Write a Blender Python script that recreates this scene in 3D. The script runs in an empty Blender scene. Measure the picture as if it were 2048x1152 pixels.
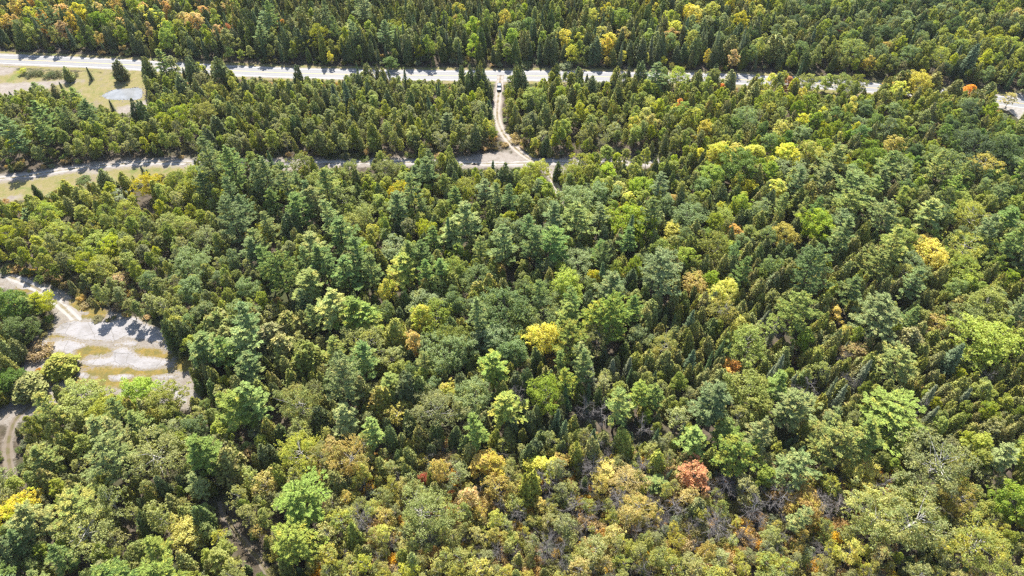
import bpy, math, random
import numpy as np
from mathutils import Vector, Euler, Matrix
PI = math.pi
R = math.radians
random.seed(11)
rng = np.random.default_rng(11)
SC = bpy.context.scene

# ------------------------------------------------------------------ camera, sky, sun, exposure
CAM_H, PITCH, FPX = 155.0, R(47.0), 1400.0
cam = bpy.data.cameras.new('camera')
cam.sensor_width = 36.0
cam.lens = 36.0 * FPX / 2048.0
cam.clip_start, cam.clip_end = 1.0, 9000.0
cam_ob = bpy.data.objects.new('camera', cam)
SC.collection.objects.link(cam_ob)
cam_ob.location = (0, 0, CAM_H)
cam_ob.rotation_euler = (PI / 2 - PITCH, 0, 0)
SC.camera = cam_ob

SUN_EL, SUN_AZ = R(51.0), R(-7.0)        # azimuth clockwise from +Y (straight ahead)
world = bpy.data.worlds.new('World')
SC.world = world
world.use_nodes = True
wn = world.node_tree
wn.nodes.clear()
sky = wn.nodes.new('ShaderNodeTexSky')
sky.sky_type = 'NISHITA'
sky.sun_disc = False
sky.sun_elevation = SUN_EL
sky.sun_rotation = SUN_AZ
bg = wn.nodes.new('ShaderNodeBackground')
bg.inputs['Strength'].default_value = 0.115
wo = wn.nodes.new('ShaderNodeOutputWorld')
wn.links.new(sky.outputs[0], bg.inputs[0])
wn.links.new(bg.outputs[0], wo.inputs[0])
sun = bpy.data.lights.new('sun', 'SUN')
sun.energy = 5.0
sun.angle = R(0.53)
sun.color = (1.0, 0.95, 0.87)
sun_ob = bpy.data.objects.new('sun', sun)
SC.collection.objects.link(sun_ob)
sd = Vector((math.sin(SUN_AZ) * math.cos(SUN_EL), math.cos(SUN_AZ) * math.cos(SUN_EL), math.sin(SUN_EL)))
sun_ob.rotation_euler = (-sd).to_track_quat('-Z', 'Y').to_euler()
vs = SC.view_settings
vs.view_transform = 'Standard'
vs.look = 'None'
vs.gamma = 1.0
vs.use_curve_mapping = False
vs.exposure = 1.15
SC.cycles.max_bounces = 5
SC.cycles.diffuse_bounces = 3
SC.cycles.glossy_bounces = 2
SC.cycles.transmission_bounces = 3
SC.cycles.use_denoising = False
SC.cycles.pixel_filter_type = 'BLACKMAN_HARRIS'
SC.cycles.filter_width = 1.35
SC.cycles.use_fast_gi = False

# ------------------------------------------------------------------ photo pixel (2048 x 1152) <-> ground
SP, CP = math.sin(PITCH), math.cos(PITCH)
def at(px, py, z=0.0):
    u, v = (px - 1024) / FPX, (py - 576) / FPX
    t = (CAM_H - z) / (SP + v * CP)
    return np.array((u * t, t * (CP - v * SP), z))
def proj(x, y, z=0.0):
    dz = CAM_H - z
    d = y * CP + dz * SP
    return 1024 + FPX * x / d, 576 + FPX * (dz * CP - y * SP) / d, d

# ------------------------------------------------------------------ node helpers
def new_mat(name):
    m = bpy.data.materials.new(name)
    m.use_nodes = True
    m.node_tree.nodes.clear()
    return m, m.node_tree
def N(nt, typ, **kw):
    n = nt.nodes.new(typ)
    for k, v in kw.items():
        if k in n.inputs.keys() if hasattr(n.inputs, 'keys') else False:
            n.inputs[k].default_value = v
        else:
            setattr(n, k, v)
    return n
def math_n(nt, op, a, b=None, c=None):
    n = nt.nodes.new('ShaderNodeMath')
    n.operation = op
    for i, x in enumerate((a, b, c)):
        if x is None: continue
        if isinstance(x, (int, float)): n.inputs[i].default_value = x
        else: nt.links.new(x, n.inputs[i])
    return n.outputs[0]
def mixc(nt, fac, a, b, mode='MIX'):
    n = nt.nodes.new('ShaderNodeMix')
    n.data_type = 'RGBA'
    n.blend_type = mode
    for i, x in ((0, fac), (6, a), (7, b)):
        if isinstance(x, (int, float)): n.inputs[i].default_value = x
        elif isinstance(x, tuple): n.inputs[i].default_value = (*x[:3], 1)
        else: nt.links.new(x, n.inputs[i])
    return n.outputs[2]
def noise(nt, vec, scale, detail=4.0, rough=0.55):
    n = nt.nodes.new('ShaderNodeTexNoise')
    n.inputs['Scale'].default_value = scale
    n.inputs['Detail'].default_value = detail
    n.inputs['Roughness'].default_value = rough
    if vec is not None: nt.links.new(vec, n.inputs['Vector'])
    return n.outputs[0]
def ramp(nt, fac, lo, hi):
    n = nt.nodes.new('ShaderNodeMapRange')
    n.interpolation_type = 'SMOOTHSTEP'
    n.inputs[1].default_value, n.inputs[2].default_value = lo, hi
    nt.links.new(fac, n.inputs[0])
    return n.outputs[0]
def finish(nt, color, rough=0.9, bump=None, bump_d=0.1, spec=0.25):
    p = nt.nodes.new('ShaderNodeBsdfPrincipled')
    if isinstance(color, tuple): p.inputs['Base Color'].default_value = (*color, 1)
    else: nt.links.new(color, p.inputs['Base Color'])
    p.inputs['Roughness'].default_value = rough
    p.inputs['Specular IOR Level'].default_value = spec
    if bump is not None:
        b = nt.nodes.new('ShaderNodeBump')
        b.inputs['Strength'].default_value = 0.8
        b.inputs['Distance'].default_value = bump_d
        nt.links.new(bump, b.inputs['Height'])
        nt.links.new(b.outputs[0], p.inputs['Normal'])
    o = nt.nodes.new('ShaderNodeOutputMaterial')
    nt.links.new(p.outputs[0], o.inputs[0])
    return p
def obj_pos(nt):
    return nt.nodes.new('ShaderNodeNewGeometry').outputs['Position']

LEAFK = 1.55
def leaf_mat(name, col, trans=0.42, var=0.7, hue=0.05, spec=0.3, other=None, share=0.5):
    """Leaves: every spray and every tree differs a little; turning crowns keep patches of the OTHER colour."""
    m, nt = new_mat(name)
    gi = nt.nodes.new('ShaderNodeNewGeometry')
    oi = nt.nodes.new('ShaderNodeObjectInfo')
    isl, rnd = gi.outputs['Random Per Island'], oi.outputs['Random']
    hv = nt.nodes.new('ShaderNodeHueSaturation')
    k = (LEAFK if col[0] < 0.35 else LEAFK * 0.9) * (1.12 if trans < 0.3 else 1.0)
    col = tuple(c * k for c in col)
    if other:
        tc = nt.nodes.new('ShaderNodeTexCoord').outputs['Object']
        sh = nt.nodes.new('ShaderNodeVectorMath'); sh.operation = 'ADD'
        cx = nt.nodes.new('ShaderNodeCombineXYZ')
        for j, f in enumerate((57.0, 131.0, 23.0)): nt.links.new(math_n(nt, 'MULTIPLY', rnd, f), cx.inputs[j])
        nt.links.new(tc, sh.inputs[0]); nt.links.new(cx.outputs[0], sh.inputs[1])
        n1 = math_n(nt, 'ADD', noise(nt, sh.outputs[0], 0.38, 3, 0.6), math_n(nt, 'MULTIPLY_ADD', isl, 0.16, -0.08))
        n1 = math_n(nt, 'ADD', n1, math_n(nt, 'MULTIPLY_ADD', math_n(nt, 'FRACT', math_n(nt, 'MULTIPLY', rnd, 13.1)), 0.16, -0.08))
        c = mixc(nt, ramp(nt, n1, 0.62 - 0.25 * share, 0.74 - 0.25 * share), col, tuple(x * LEAFK for x in other))
        nt.links.new(c, hv.inputs['Color'])
    else:
        hv.inputs['Color'].default_value = (*col, 1)
    h = math_n(nt, 'ADD', math_n(nt, 'MULTIPLY_ADD', rnd, hue, 0.5 - hue / 2), math_n(nt, 'MULTIPLY_ADD', isl, hue * 0.8, -hue * 0.4))
    r2 = math_n(nt, 'FRACT', math_n(nt, 'MULTIPLY', rnd, 37.7))
    v = math_n(nt, 'ADD', math_n(nt, 'MULTIPLY_ADD', isl, var, 1 - var / 2), math_n(nt, 'MULTIPLY_ADD', r2, 0.4, -0.2))
    s = math_n(nt, 'MULTIPLY_ADD', math_n(nt, 'FRACT', math_n(nt, 'MULTIPLY', rnd, 91.3)), 0.30, 0.90)
    nt.links.new(h, hv.inputs['Hue']); nt.links.new(v, hv.inputs['Value']); nt.links.new(s, hv.inputs['Saturation'])
    p = nt.nodes.new('ShaderNodeBsdfPrincipled')
    nt.links.new(hv.outputs[0], p.inputs['Base Color'])
    p.inputs['Roughness'].default_value = 0.5
    p.inputs['Specular IOR Level'].default_value = spec
    t = nt.nodes.new('ShaderNodeBsdfTranslucent')
    nt.links.new(mixc(nt, 1.0, hv.outputs[0], (1.45, 1.4, 0.55), 'MULTIPLY'), t.inputs['Color'])
    mx = nt.nodes.new('ShaderNodeMixShader')
    mx.inputs[0].default_value = trans
    nt.links.new(p.outputs[0], mx.inputs[1]); nt.links.new(t.outputs[0], mx.inputs[2])
    o = nt.nodes.new('ShaderNodeOutputMaterial')
    nt.links.new(mx.outputs[0], o.inputs[0])
    return m
def bark_mat(name, col, col2):
    m, nt = new_mat(name)
    tc = nt.nodes.new('ShaderNodeTexCoord').outputs['Object']
    n = noise(nt, tc, 2.5, 5)
    oi = nt.nodes.new('ShaderNodeObjectInfo').outputs['Random']
    c = mixc(nt, ramp(nt, n, 0.35, 0.65), col, col2)
    c = mixc(nt, math_n(nt, 'MULTIPLY', oi, 0.35), c, tuple(0.6 * x for x in col))
    finish(nt, c, 0.9, n, 0.03)
    return m

TONES = {
 'c0': ('olive green cedar', (0.15, 0.158, 0.046)), 'c1': ('dark green cedar', (0.078, 0.098, 0.038)), 'c2': ('brown tinged cedar', (0.165, 0.155, 0.055)),
 'p0': ('blue-green pine', (0.105, 0.145, 0.05)), 'p1': ('light green pine', (0.16, 0.195, 0.06)),
 's0': ('dark pointed spruce', (0.072, 0.1, 0.048)), 's1': ('grey-green pointed spruce', (0.13, 0.145, 0.082)),
 'a0': ('yellow-green aspen', (0.27, 0.285, 0.058)), 'a1': ('mid green aspen', (0.195, 0.22, 0.062)), 'a2': ('grey-green aspen', (0.195, 0.21, 0.095)), 'a3': ('golden olive aspen', (0.33, 0.285, 0.055)),
 'm0': ('lime green maple', (0.24, 0.28, 0.058)), 'm1': ('yellow maple', (0.44, 0.41, 0.11)), 'm2': ('golden orange maple', (0.43, 0.33, 0.12)), 'm3': ('orange maple', (0.46, 0.24, 0.1)),
 'm4': ('red maple', (0.26, 0.07, 0.06)), 'm5': ('tan-pink maple', (0.44, 0.33, 0.19)), 'm6': ('deep green maple', (0.125, 0.18, 0.052)),
 'o0': ('blue-green ash', (0.165, 0.205, 0.095)), 'o1': ('dark green ash', (0.09, 0.125, 0.054)),
 'b0': ('olive-yellow birch', (0.3, 0.285, 0.085)), 'b1': ('ochre birch', (0.37, 0.315, 0.12)), 'b2': ('grey-green birch', (0.215, 0.225, 0.098)),
 'd0': ('grey bare tree', (0.215, 0.195, 0.185)), 'd1': ('pinkish grey bare tree', (0.3, 0.255, 0.235)),
 'h0': ('olive shrub', (0.165, 0.155, 0.060)), 'h1': ('tan shrub', (0.300, 0.230, 0.120)), 'h2': ('green shrub', (0.120, 0.150, 0.050)), 'h3': ('ochre shrub', (0.400, 0.270, 0.070)), 'h4': ('grey-green shrub', (0.200, 0.220, 0.140)),
 'j0': ('dark juniper', (0.070, 0.082, 0.036)),
}
KIND = {'c': ('cedar_tree', 'tree'), 'p': ('pine_tree', 'tree'), 's': ('spruce_tree', 'tree'), 'a': ('aspen_tree', 'tree'), 'm': ('maple_tree', 'tree'), 'o': ('ash_tree', 'tree'),
        'b': ('birch_tree', 'tree'), 'd': ('bare_tree', 'tree'), 'h': ('shrub', 'shrub'), 'j': ('juniper_bush', 'bush')}
MAT = {}
for k, (nm, col) in TONES.items():
    if k[0] == 'd':
        MAT[k] = bark_mat(nm, col, tuple(0.6 * c for c in col))
    else:
        con = k[0] in 'cspj'
        other, share = {'m1': ((0.30, 0.33, 0.07), 0.22), 'm2': ((0.36, 0.32, 0.08), 0.35), 'm3': ((0.40, 0.27, 0.10), 0.35), 'm4': ((0.26, 0.14, 0.08), 0.4), 'm5': ((0.26, 0.24, 0.10), 0.6), 'm0': ((0.17, 0.22, 0.05), 0.5),
                        'b0': ((0.20, 0.22, 0.08), 0.6), 'b1': ((0.25, 0.24, 0.09), 0.6), 'b2': ((0.26, 0.25, 0.09), 0.35), 'a0': ((0.19, 0.22, 0.06), 0.5), 'a1': ((0.24, 0.25, 0.07), 0.4), 'a2': ((0.22, 0.24, 0.08), 0.3), 'a3': ((0.24, 0.25, 0.05), 0.5),
                        'o0': ((0.20, 0.22, 0.08), 0.25), 'c0': ((0.20, 0.17, 0.06), 0.3), 'c2': ((0.12, 0.14, 0.05), 0.5), 'c1': ((0.13, 0.14, 0.045), 0.35), 'p0': ((0.20, 0.22, 0.07), 0.35), 'p1': ((0.26, 0.25, 0.07), 0.35)}.get(k, (None, 0))
        MAT[k] = leaf_mat(nm, col, trans=0.20 if con else 0.48, var=0.8, spec=0.10 if con else 0.16, hue=0.03, other=other, share=share)
BARK = {'c': bark_mat('cedar bark', (0.16, 0.12, 0.09), (0.09, 0.07, 0.05)), 'p': bark_mat('pine bark', (0.10, 0.075, 0.055), (0.05, 0.04, 0.035)),
        's': bark_mat('spruce bark', (0.12, 0.09, 0.07), (0.07, 0.055, 0.045)), 'a': bark_mat('aspen bark', (0.30, 0.29, 0.24), (0.16, 0.15, 0.12)),
        'm': bark_mat('maple bark', (0.16, 0.14, 0.12), (0.09, 0.08, 0.07)), 'o': bark_mat('ash bark', (0.18, 0.16, 0.14), (0.10, 0.09, 0.08)),
        'b': bark_mat('birch bark', (0.55, 0.52, 0.48), (0.30, 0.28, 0.26)), 'd': bark_mat('dead wood', (0.30, 0.28, 0.27), (0.16, 0.15, 0.145)),
        'h': bark_mat('shrub bark', (0.20, 0.17, 0.14), (0.12, 0.10, 0.08)), 'j': bark_mat('juniper bark', (0.16, 0.12, 0.09), (0.09, 0.07, 0.05))}

# ------------------------------------------------------------------ mesh helpers
def unit(a):
    return a / np.maximum(np.linalg.norm(a, axis=-1, keepdims=True), 1e-9)
def rand_dir(n, r=None):
    return unit((r or rng).normal(size=(n, 3)))
def cards(C, Nn, T, a, b):
    """Leaf-sprays as rhombic quads: centre C, normal Nn, long axis near T, length a, width b."""
    n = len(C)
    Nn = unit(Nn)
    T = T - Nn * (T * Nn).sum(1, keepdims=True)
    T = unit(T)
    B = np.cross(Nn, T)
    a = np.broadcast_to(np.asarray(a, float), (n,))[:, None] * 0.5
    b = np.broadcast_to(np.asarray(b, float), (n,))[:, None] * 0.5
    V = np.stack([C - T * a, C + B * b - T * a * 0.15, C + T * a, C - B * b - T * a * 0.15], 1).reshape(-1, 3)
    F = np.arange(n * 4).reshape(n, 4)
    return V, F
def mesh_from(name, V, F):
    me = bpy.data.meshes.new(name)
    me.from_pydata(V.tolist() if hasattr(V, 'tolist') else V, [], F.tolist() if hasattr(F, 'tolist') else F)
    me.update()
    return me
class Tubes:
    """Tapered branches, joined in one mesh."""
    def __init__(s, sides=5): s.V, s.F, s.n = [], [], sides
    def add(s, pts, rad, sides=None):
        k = sides or s.n
        base = len(s.V)
        pts = [Vector(p) for p in pts]
        m = len(pts)
        for i, p in enumerate(pts):
            d = (pts[min(i + 1, m - 1)] - pts[max(i - 1, 0)]).normalized()
            x = d.orthogonal().normalized()
            y = d.cross(x)
            for j in range(k):
                t = 2 * PI * j / k
                s.V.append(p + (x * math.cos(t) + y * math.sin(t)) * rad[i])
        for i in range(m - 1):
            for j in range(k):
                a, b = base + i * k + j, base + i * k + (j + 1) % k
                s.F.append((a, b, b + k, a + k))
        s.F.append(tuple(base + (m - 1) * k + j for j in range(k)))
    def mesh(s, name):
        return mesh_from(name, [tuple(v) for v in s.V], s.F)

def envelope(t, lo=0.55, hi=0.5):
    v = np.power(np.clip(t, 0, 1), lo) * np.power(np.clip(1 - t, 0, 1), hi)
    tm = lo / (lo + hi)
    return v / (tm ** lo * (1 - tm) ** hi)

def broadleaf(name, H, rad, base, lobes, lr, per, leaf, lo=0.55, hi=0.5, flat=0.8, trunk_r=0.16, twigs=14, sparse=0.0):
    """Crown of leaf clumps around a forked trunk. Nominal height H, crown radius rad."""
    C0, z0 = H * base, H * (1 - base)
    # uneven outline: three bulges at random bearings
    ph = rng.uniform(0, 2 * PI, 3); am = rng.uniform(0.08, 0.26, 3)
    Vs, Fs, off, tips = [], [], 0, []
    for i in range(lobes):
        t = rng.beta(1.5, 1.25)
        th = i * 2.39996 + rng.uniform(-0.5, 0.5)
        k = 1 + sum(am[j] * math.cos((j + 1) * th + ph[j]) for j in range(3))
        rr = envelope(np.array(t), lo, hi) * rad * k * math.sqrt(rng.uniform(0.25, 0.95))
        l = lr * rng.choice((0.55, 0.8, 1.0, 1.3))
        rr *= rng.uniform(0.75, 1.22)
        c = np.array((math.cos(th) * max(rr - l * 0.35, 0), math.sin(th) * max(rr - l * 0.35, 0), C0 + t * (z0 - l * 0.6)))
        tips.append(c)
        n = int(per * (l / lr) ** 2 * rng.uniform(1 - sparse, 1.0))
        d = rand_dir(n)
        d[:, 2] = np.where(d[:, 2] < -0.35, -d[:, 2], d[:, 2])
        # each clump is itself made of tufts so its edge is ragged
        q = rng.integers(0, max(4, n // 9), n)
        tuft = unit(rng.normal(size=(max(4, n // 9), 3)))
        tuft[:, 2] = np.abs(tuft[:, 2]) * 1.1 - 0.3
        d = unit(d * 0.55 + unit(tuft)[q])
        P = c + d * (l * rng.uniform(0.55, 1.08, n))[:, None] * np.array((1, 1, flat))
        nn = d * 0.55 + np.array((0, 0, 0.55)) + rng.normal(size=(n, 3)) * 0.45
        V, F = cards(P, nn, rng.normal(size=(n, 3)), leaf * rng.uniform(0.7, 1.3, n), leaf * 0.75 * rng.uniform(0.7, 1.2, n))
        Vs.append(V); Fs.append(F + off); off += len(V)
    crown = mesh_from(name + '_crown', np.concatenate(Vs), np.concatenate(Fs))
    tb = Tubes(6)
    lean = rng.uniform(-0.25, 0.25, 2)
    tr = [(lean[0] * f * f, lean[1] * f * f, H * 0.93 * f) for f in (0, 0.15, 0.4, 0.65, 0.85, 1)]
    tb.add(tr, [trunk_r * x for x in (1.25, 1, 0.8, 0.55, 0.3, 0.1)])
    idx = rng.permutation(len(tips))[:twigs]
    for j in idx:
        c = tips[j]
        f = max(0.12, min(0.86, (c[2] - 0.30 * math.hypot(c[0], c[1]) - 0.1 * H) / (H * 0.93)))
        o = Vector((lean[0] * f * f, lean[1] * f * f, H * 0.93 * f))
        e = Vector(c)
        mid = o.lerp(e, 0.5) + Vector((0, 0, -0.05 * (e - o).length))
        tb.add([o, mid, e], [trunk_r * 0.38, trunk_r * 0.24, trunk_r * 0.08], 4)
    return crown, tb.mesh(name + '_trunk')

def cedar(name, H=10.0, rad=1.9, n=3200):
    sp = [(0, 0, 1.0, 0.85)]
    for k in range(rng.integers(3, 7)):
        th, d = rng.uniform(0, 2 * PI), rng.uniform(0.35, 0.7)
        sp.append((math.cos(th) * rad * d, math.sin(th) * rad * d, rng.uniform(0.5, 1.0), rng.uniform(0.42, 0.72)))
    w = np.array([s[2] * s[3] for s in sp]); w /= w.sum()
    Vs, Fs, off = [], [], 0
    for (x, y, hh, rr), ww in zip(sp, w):
        m = int(n * ww)
        h = H * hh
        t = 1 - np.sqrt(1 - rng.uniform(0, 0.985, m))
        t = 0.04 + 0.96 * np.where(rng.uniform(size=m) < 0.35, rng.uniform(0, 1, m), t)
        prof = np.minimum(1.0, (1 - t) * 1.55) ** 0.62 * (0.55 + 0.45 * np.minimum(1, t * 3.5))
        th = rng.uniform(0, 2 * PI, m)
        # vertical ribs of spray give the crown its furrowed look
        rib = 1 + 0.22 * np.cos(th * rng.integers(4, 7) + t * 3 + rng.uniform(0, 6)) + 0.10 * np.cos(t * 38 + th * 2)
        r = rad * rr * prof * rib * rng.uniform(0.62, 1.14, m) * 0.95
        o = np.stack([np.cos(th), np.sin(th), np.zeros(m)], 1)
        P = np.stack([x + o[:, 0] * r, y + o[:, 1] * r, t * h], 1)
        nn = o * 0.55 + np.array((0, 0, 0.5)) + rng.normal(size=(m, 3)) * 0.5
        T = o * 0.55 + np.array((0, 0, 0.9)) + rng.normal(size=(m, 3)) * 0.3
        V, F = cards(P, nn, T, rng.uniform(0.42, 0.8, m), rng.uniform(0.2, 0.38, m))
        Vs.append(V); Fs.append(F + off); off += len(V)
    crown = mesh_from(name + '_crown', np.concatenate(Vs), np.concatenate(Fs))
    tb = Tubes(6)
    tb.add([(0, 0, 0), (0.03, 0, H * 0.3), (0, 0.03, H * 0.65), (0, 0, H * 0.95)], [0.17, 0.13, 0.08, 0.02])
    for (x, y, hh, rr) in sp[1:]:
        tb.add([(0, 0, 0.25), (x * 0.8, y * 0.8, H * hh * 0.3), (x, y, H * hh * 0.9)], [0.1, 0.07, 0.02], 4)
    return crown, tb.mesh(name + '_trunk')

def spruce(name, H=11.0, rad=1.7, whorls=26, thin=1.0):
    Vs, Fs, off = [], [], 0
    tb = Tubes(6)
    tb.add([(0, 0, 0), (0, 0, H * 0.5), (0, 0, H)], [0.16, 0.1, 0.015])
    for i in range(whorls):
        t = 0.06 + 0.92 * (i / (whorls - 1))
        z = H * t
        L = rad * (1 - t) ** 0.8 * rng.uniform(0.85, 1.12) + 0.10
        nb = rng.integers(7, 10)
        for b in range(nb):
            th = 2 * PI * b / nb + i * 1.1 + rng.uniform(-0.25, 0.25)
            l = L * rng.uniform(0.7, 1.15)
            m = max(3, int(15 * thin * l / rad + 3))
            s = rng.uniform(0.15, 1.05, m)
            o = np.array((math.cos(th), math.sin(th), 0)); q = np.array((-math.sin(th), math.cos(th), 0))
            P = np.array((0, 0, z)) + o * (s * l)[:, None] + q * (rng.normal(size=m) * 0.12 * (0.4 + s * l))[:, None]
            P[:, 2] += -0.22 * s * l + 0.12 * (s * l) ** 2 / max(l, 0.3) + rng.normal(size=m) * 0.06
            nn = np.array((0, 0, 0.8)) + o * 0.5 + rng.normal(size=(m, 3)) * 0.45
            V, F = cards(P, nn, o + rng.normal(size=(m, 3)) * 0.5, rng.uniform(0.34, 0.6, m), rng.uniform(0.12, 0.22, m))
            Vs.append(V); Fs.append(F + off); off += len(V)
    return mesh_from(name + '_crown', np.concatenate(Vs), np.concatenate(Fs)), tb.mesh(name + '_trunk')

def pine(name, H=19.0, rad=3.8):
    """Open whorls of long boughs that end in flat upswept plumes."""
    Vs, Fs, off = [], [], 0
    tb = Tubes(7)
    bend = rng.uniform(-0.5, 0.5, 2)
    axis = lambda f: Vector((bend[0] * math.sin(f * 2.2), bend[1] * math.sin(f * 2.0), H * f))
    tb.add([axis(f) for f in (0, 0.1, 0.3, 0.5, 0.7, 0.85, 0.985)], [0.34, 0.28, 0.24, 0.19, 0.13, 0.08, 0.02])
    z, th0 = 0.28, rng.uniform(0, 6)
    lop = rng.uniform(0, 6)
    while z < 0.985:
        t = (z - 0.26) / 0.74
        nb = rng.integers(4, 7) if t < 0.75 else 4
        th0 += rng.uniform(0.4, 1.2)
        for b in range(nb):
            if t < 0.22 and rng.uniform() < 0.45: continue
            th = th0 + 2 * PI * b / nb + rng.uniform(-0.4, 0.4)
            l = rad * (min(1.0, (1 - t) * 1.5 + 0.07) ** 0.8) * (0.6 + 0.4 * min(1, t * 3)) * rng.choice((0.62, 0.85, 1.0, 1.15)) * (1 + 0.18 * math.cos(th - lop))
            o = Vector((math.cos(th), math.sin(th), 0)); q = Vector((-math.sin(th), math.cos(th), 0))
            s0 = axis(min(z + rng.uniform(-0.012, 0.012), 0.985))
            up = 0.05 + 0.75 * t * t
            bp = lambda s: s0 + o * (l * s) + Vector((0, 0, up * l * s - 0.12 * l * s * s + 0.30 * l * max(0, s - 0.55)))
            tb.add([bp(0), bp(0.5), bp(0.95)], [0.07, 0.05, 0.02], 4)
            nc = max(2, int(l * 2.9))
            for c in range(nc):
                s = 0.34 + 0.70 * (c + rng.uniform(0, 0.7)) / nc
                side = rng.uniform(-1, 1) * 0.30 * l * (0.9 - abs(s - 0.68))
                pc = np.array(bp(s) + q * side + Vector((0, 0, 0.06)))
                m = rng.integers(16, 24)
                d = rand_dir(m); d[:, 2] = np.abs(d[:, 2]) * 0.8
                P = pc + d * np.array((0.46, 0.46, 0.20)) * rng.uniform(0.3, 1.1, (m, 1))
                nn = rng.normal(size=(m, 3)) * 0.45 + np.array((0, 0, 1.0))
                T = d * 0.8 + np.array(o) * 1.0 + np.array((0, 0, 0.45))
                V, F = cards(P, nn, T, rng.uniform(0.45, 0.8, m), rng.uniform(0.14, 0.24, m))
                Vs.append(V); Fs.append(F + off); off += len(V)
        m = 16
        th = rng.uniform(0, 2 * PI, m); rr = rng.uniform(0.2, 0.26 * rad * (1 - t) + 0.35, m)
        C = np.stack([np.cos(th) * rr, np.sin(th) * rr, np.full(m, z * H) + rng.uniform(-0.5, 0.6, m)], 1) + np.array((axis(z).x, axis(z).y, 0))
        V, F = cards(C, np.stack([np.cos(th), np.sin(th), 0.4 + 0 * th], 1) + rng.normal(size=(m, 3)) * 0.4, rng.normal(size=(m, 3)), rng.uniform(0.5, 0.8, m), rng.uniform(0.2, 0.34, m))
        Vs.append(V); Fs.append(F + off); off += len(V)
        z += rng.uniform(0.055, 0.088) * (0.55 if z > 0.84 else 1)
    return mesh_from(name + '_crown', np.concatenate(Vs), np.concatenate(Fs)), tb.mesh(name + '_trunk')

def bare(name, H=8.0, rad=2.0, dense=1.0):
    trunk, br = Tubes(6), Tubes(3)
    lean = rng.uniform(-0.8, 0.8, 2)
    ax = lambda f: Vector((lean[0] * f * f, lean[1] * f * f, H * f))
    trunk.add([ax(f) for f in (0, 0.2, 0.45, 0.7, 0.9, 1)], [0.12, 0.10, 0.08, 0.055, 0.03, 0.012])
    def grow(p, d, l, r, lev):
        d = d.normalized()
        pts = [p]
        cur, n = p, 3
        for i in range(n):
            d = (d + Vector(rng.normal(size=3) * 0.16) + Vector((0, 0, 0.06))).normalized()
            cur = cur + d * (l / n)
            pts.append(cur)
        br.add(pts, [r, r * 0.8, r * 0.6, r * 0.3])
        if lev > 0:
            for k in range(rng.integers(4, 8)):
                i = rng.integers(1, 4)
                grow(pts[i], d + Vector(rng.normal(size=3) * 0.75), l * rng.uniform(0.4, 0.62), r * 0.55, lev - 1)
    for k in range(int(15 * dense)):
        f = rng.uniform(0.3, 0.95)
        th = k * 2.4 + rng.uniform(-0.4, 0.4)
        l = rad * (1.15 - 0.6 * f) * rng.uniform(0.7, 1.2)
        grow(ax(f), Vector((math.cos(th), math.sin(th), rng.uniform(0.25, 1.0))), l, 0.032, 2)
    return br.mesh(name + '_branches'), trunk.mesh(name + '_trunk')

def shrub(name, H=2.2, rad=1.5, n=700, twig=0.0, leaf=0.3):
    L = 12
    Vs, Fs, off = [], [], 0
    tb = Tubes(3)
    for i in range(L):
        th, rr = i * 2.4, rad * math.sqrt(rng.uniform(0.02, 0.75))
        c = np.array((math.cos(th) * rr, math.sin(th) * rr, H * rng.uniform(0.35, 0.75) * (1 - 0.35 * (rr / rad) ** 2)))
        tb.add([(0, 0, 0), (c[0] * 0.6, c[1] * 0.6, c[2] * 0.7), tuple(c * np.array((1.1, 1.1, 1.35)))], [0.05, 0.03, 0.01])
        m = n // L
        d = rand_dir(m); d[:, 2] = np.abs(d[:, 2]) - 0.15
        P = c + d * (rad * 0.38 * rng.uniform(0.4, 1.15, m))[:, None]
        P[:, 2] = np.maximum(P[:, 2], 0.06)
        V, F = cards(P, d * 0.4 + np.array((0, 0, 0.6)) + rng.normal(size=(m, 3)) * 0.5, rng.normal(size=(m, 3)), leaf * rng.uniform(0.7, 1.4, m), leaf * 0.6 * rng.uniform(0.7, 1.3, m))
        Vs.append(V); Fs.append(F + off); off += len(V)
    return mesh_from(name + '_crown', np.concatenate(Vs), np.concatenate(Fs)), tb.mesh(name + '_stems')

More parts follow.
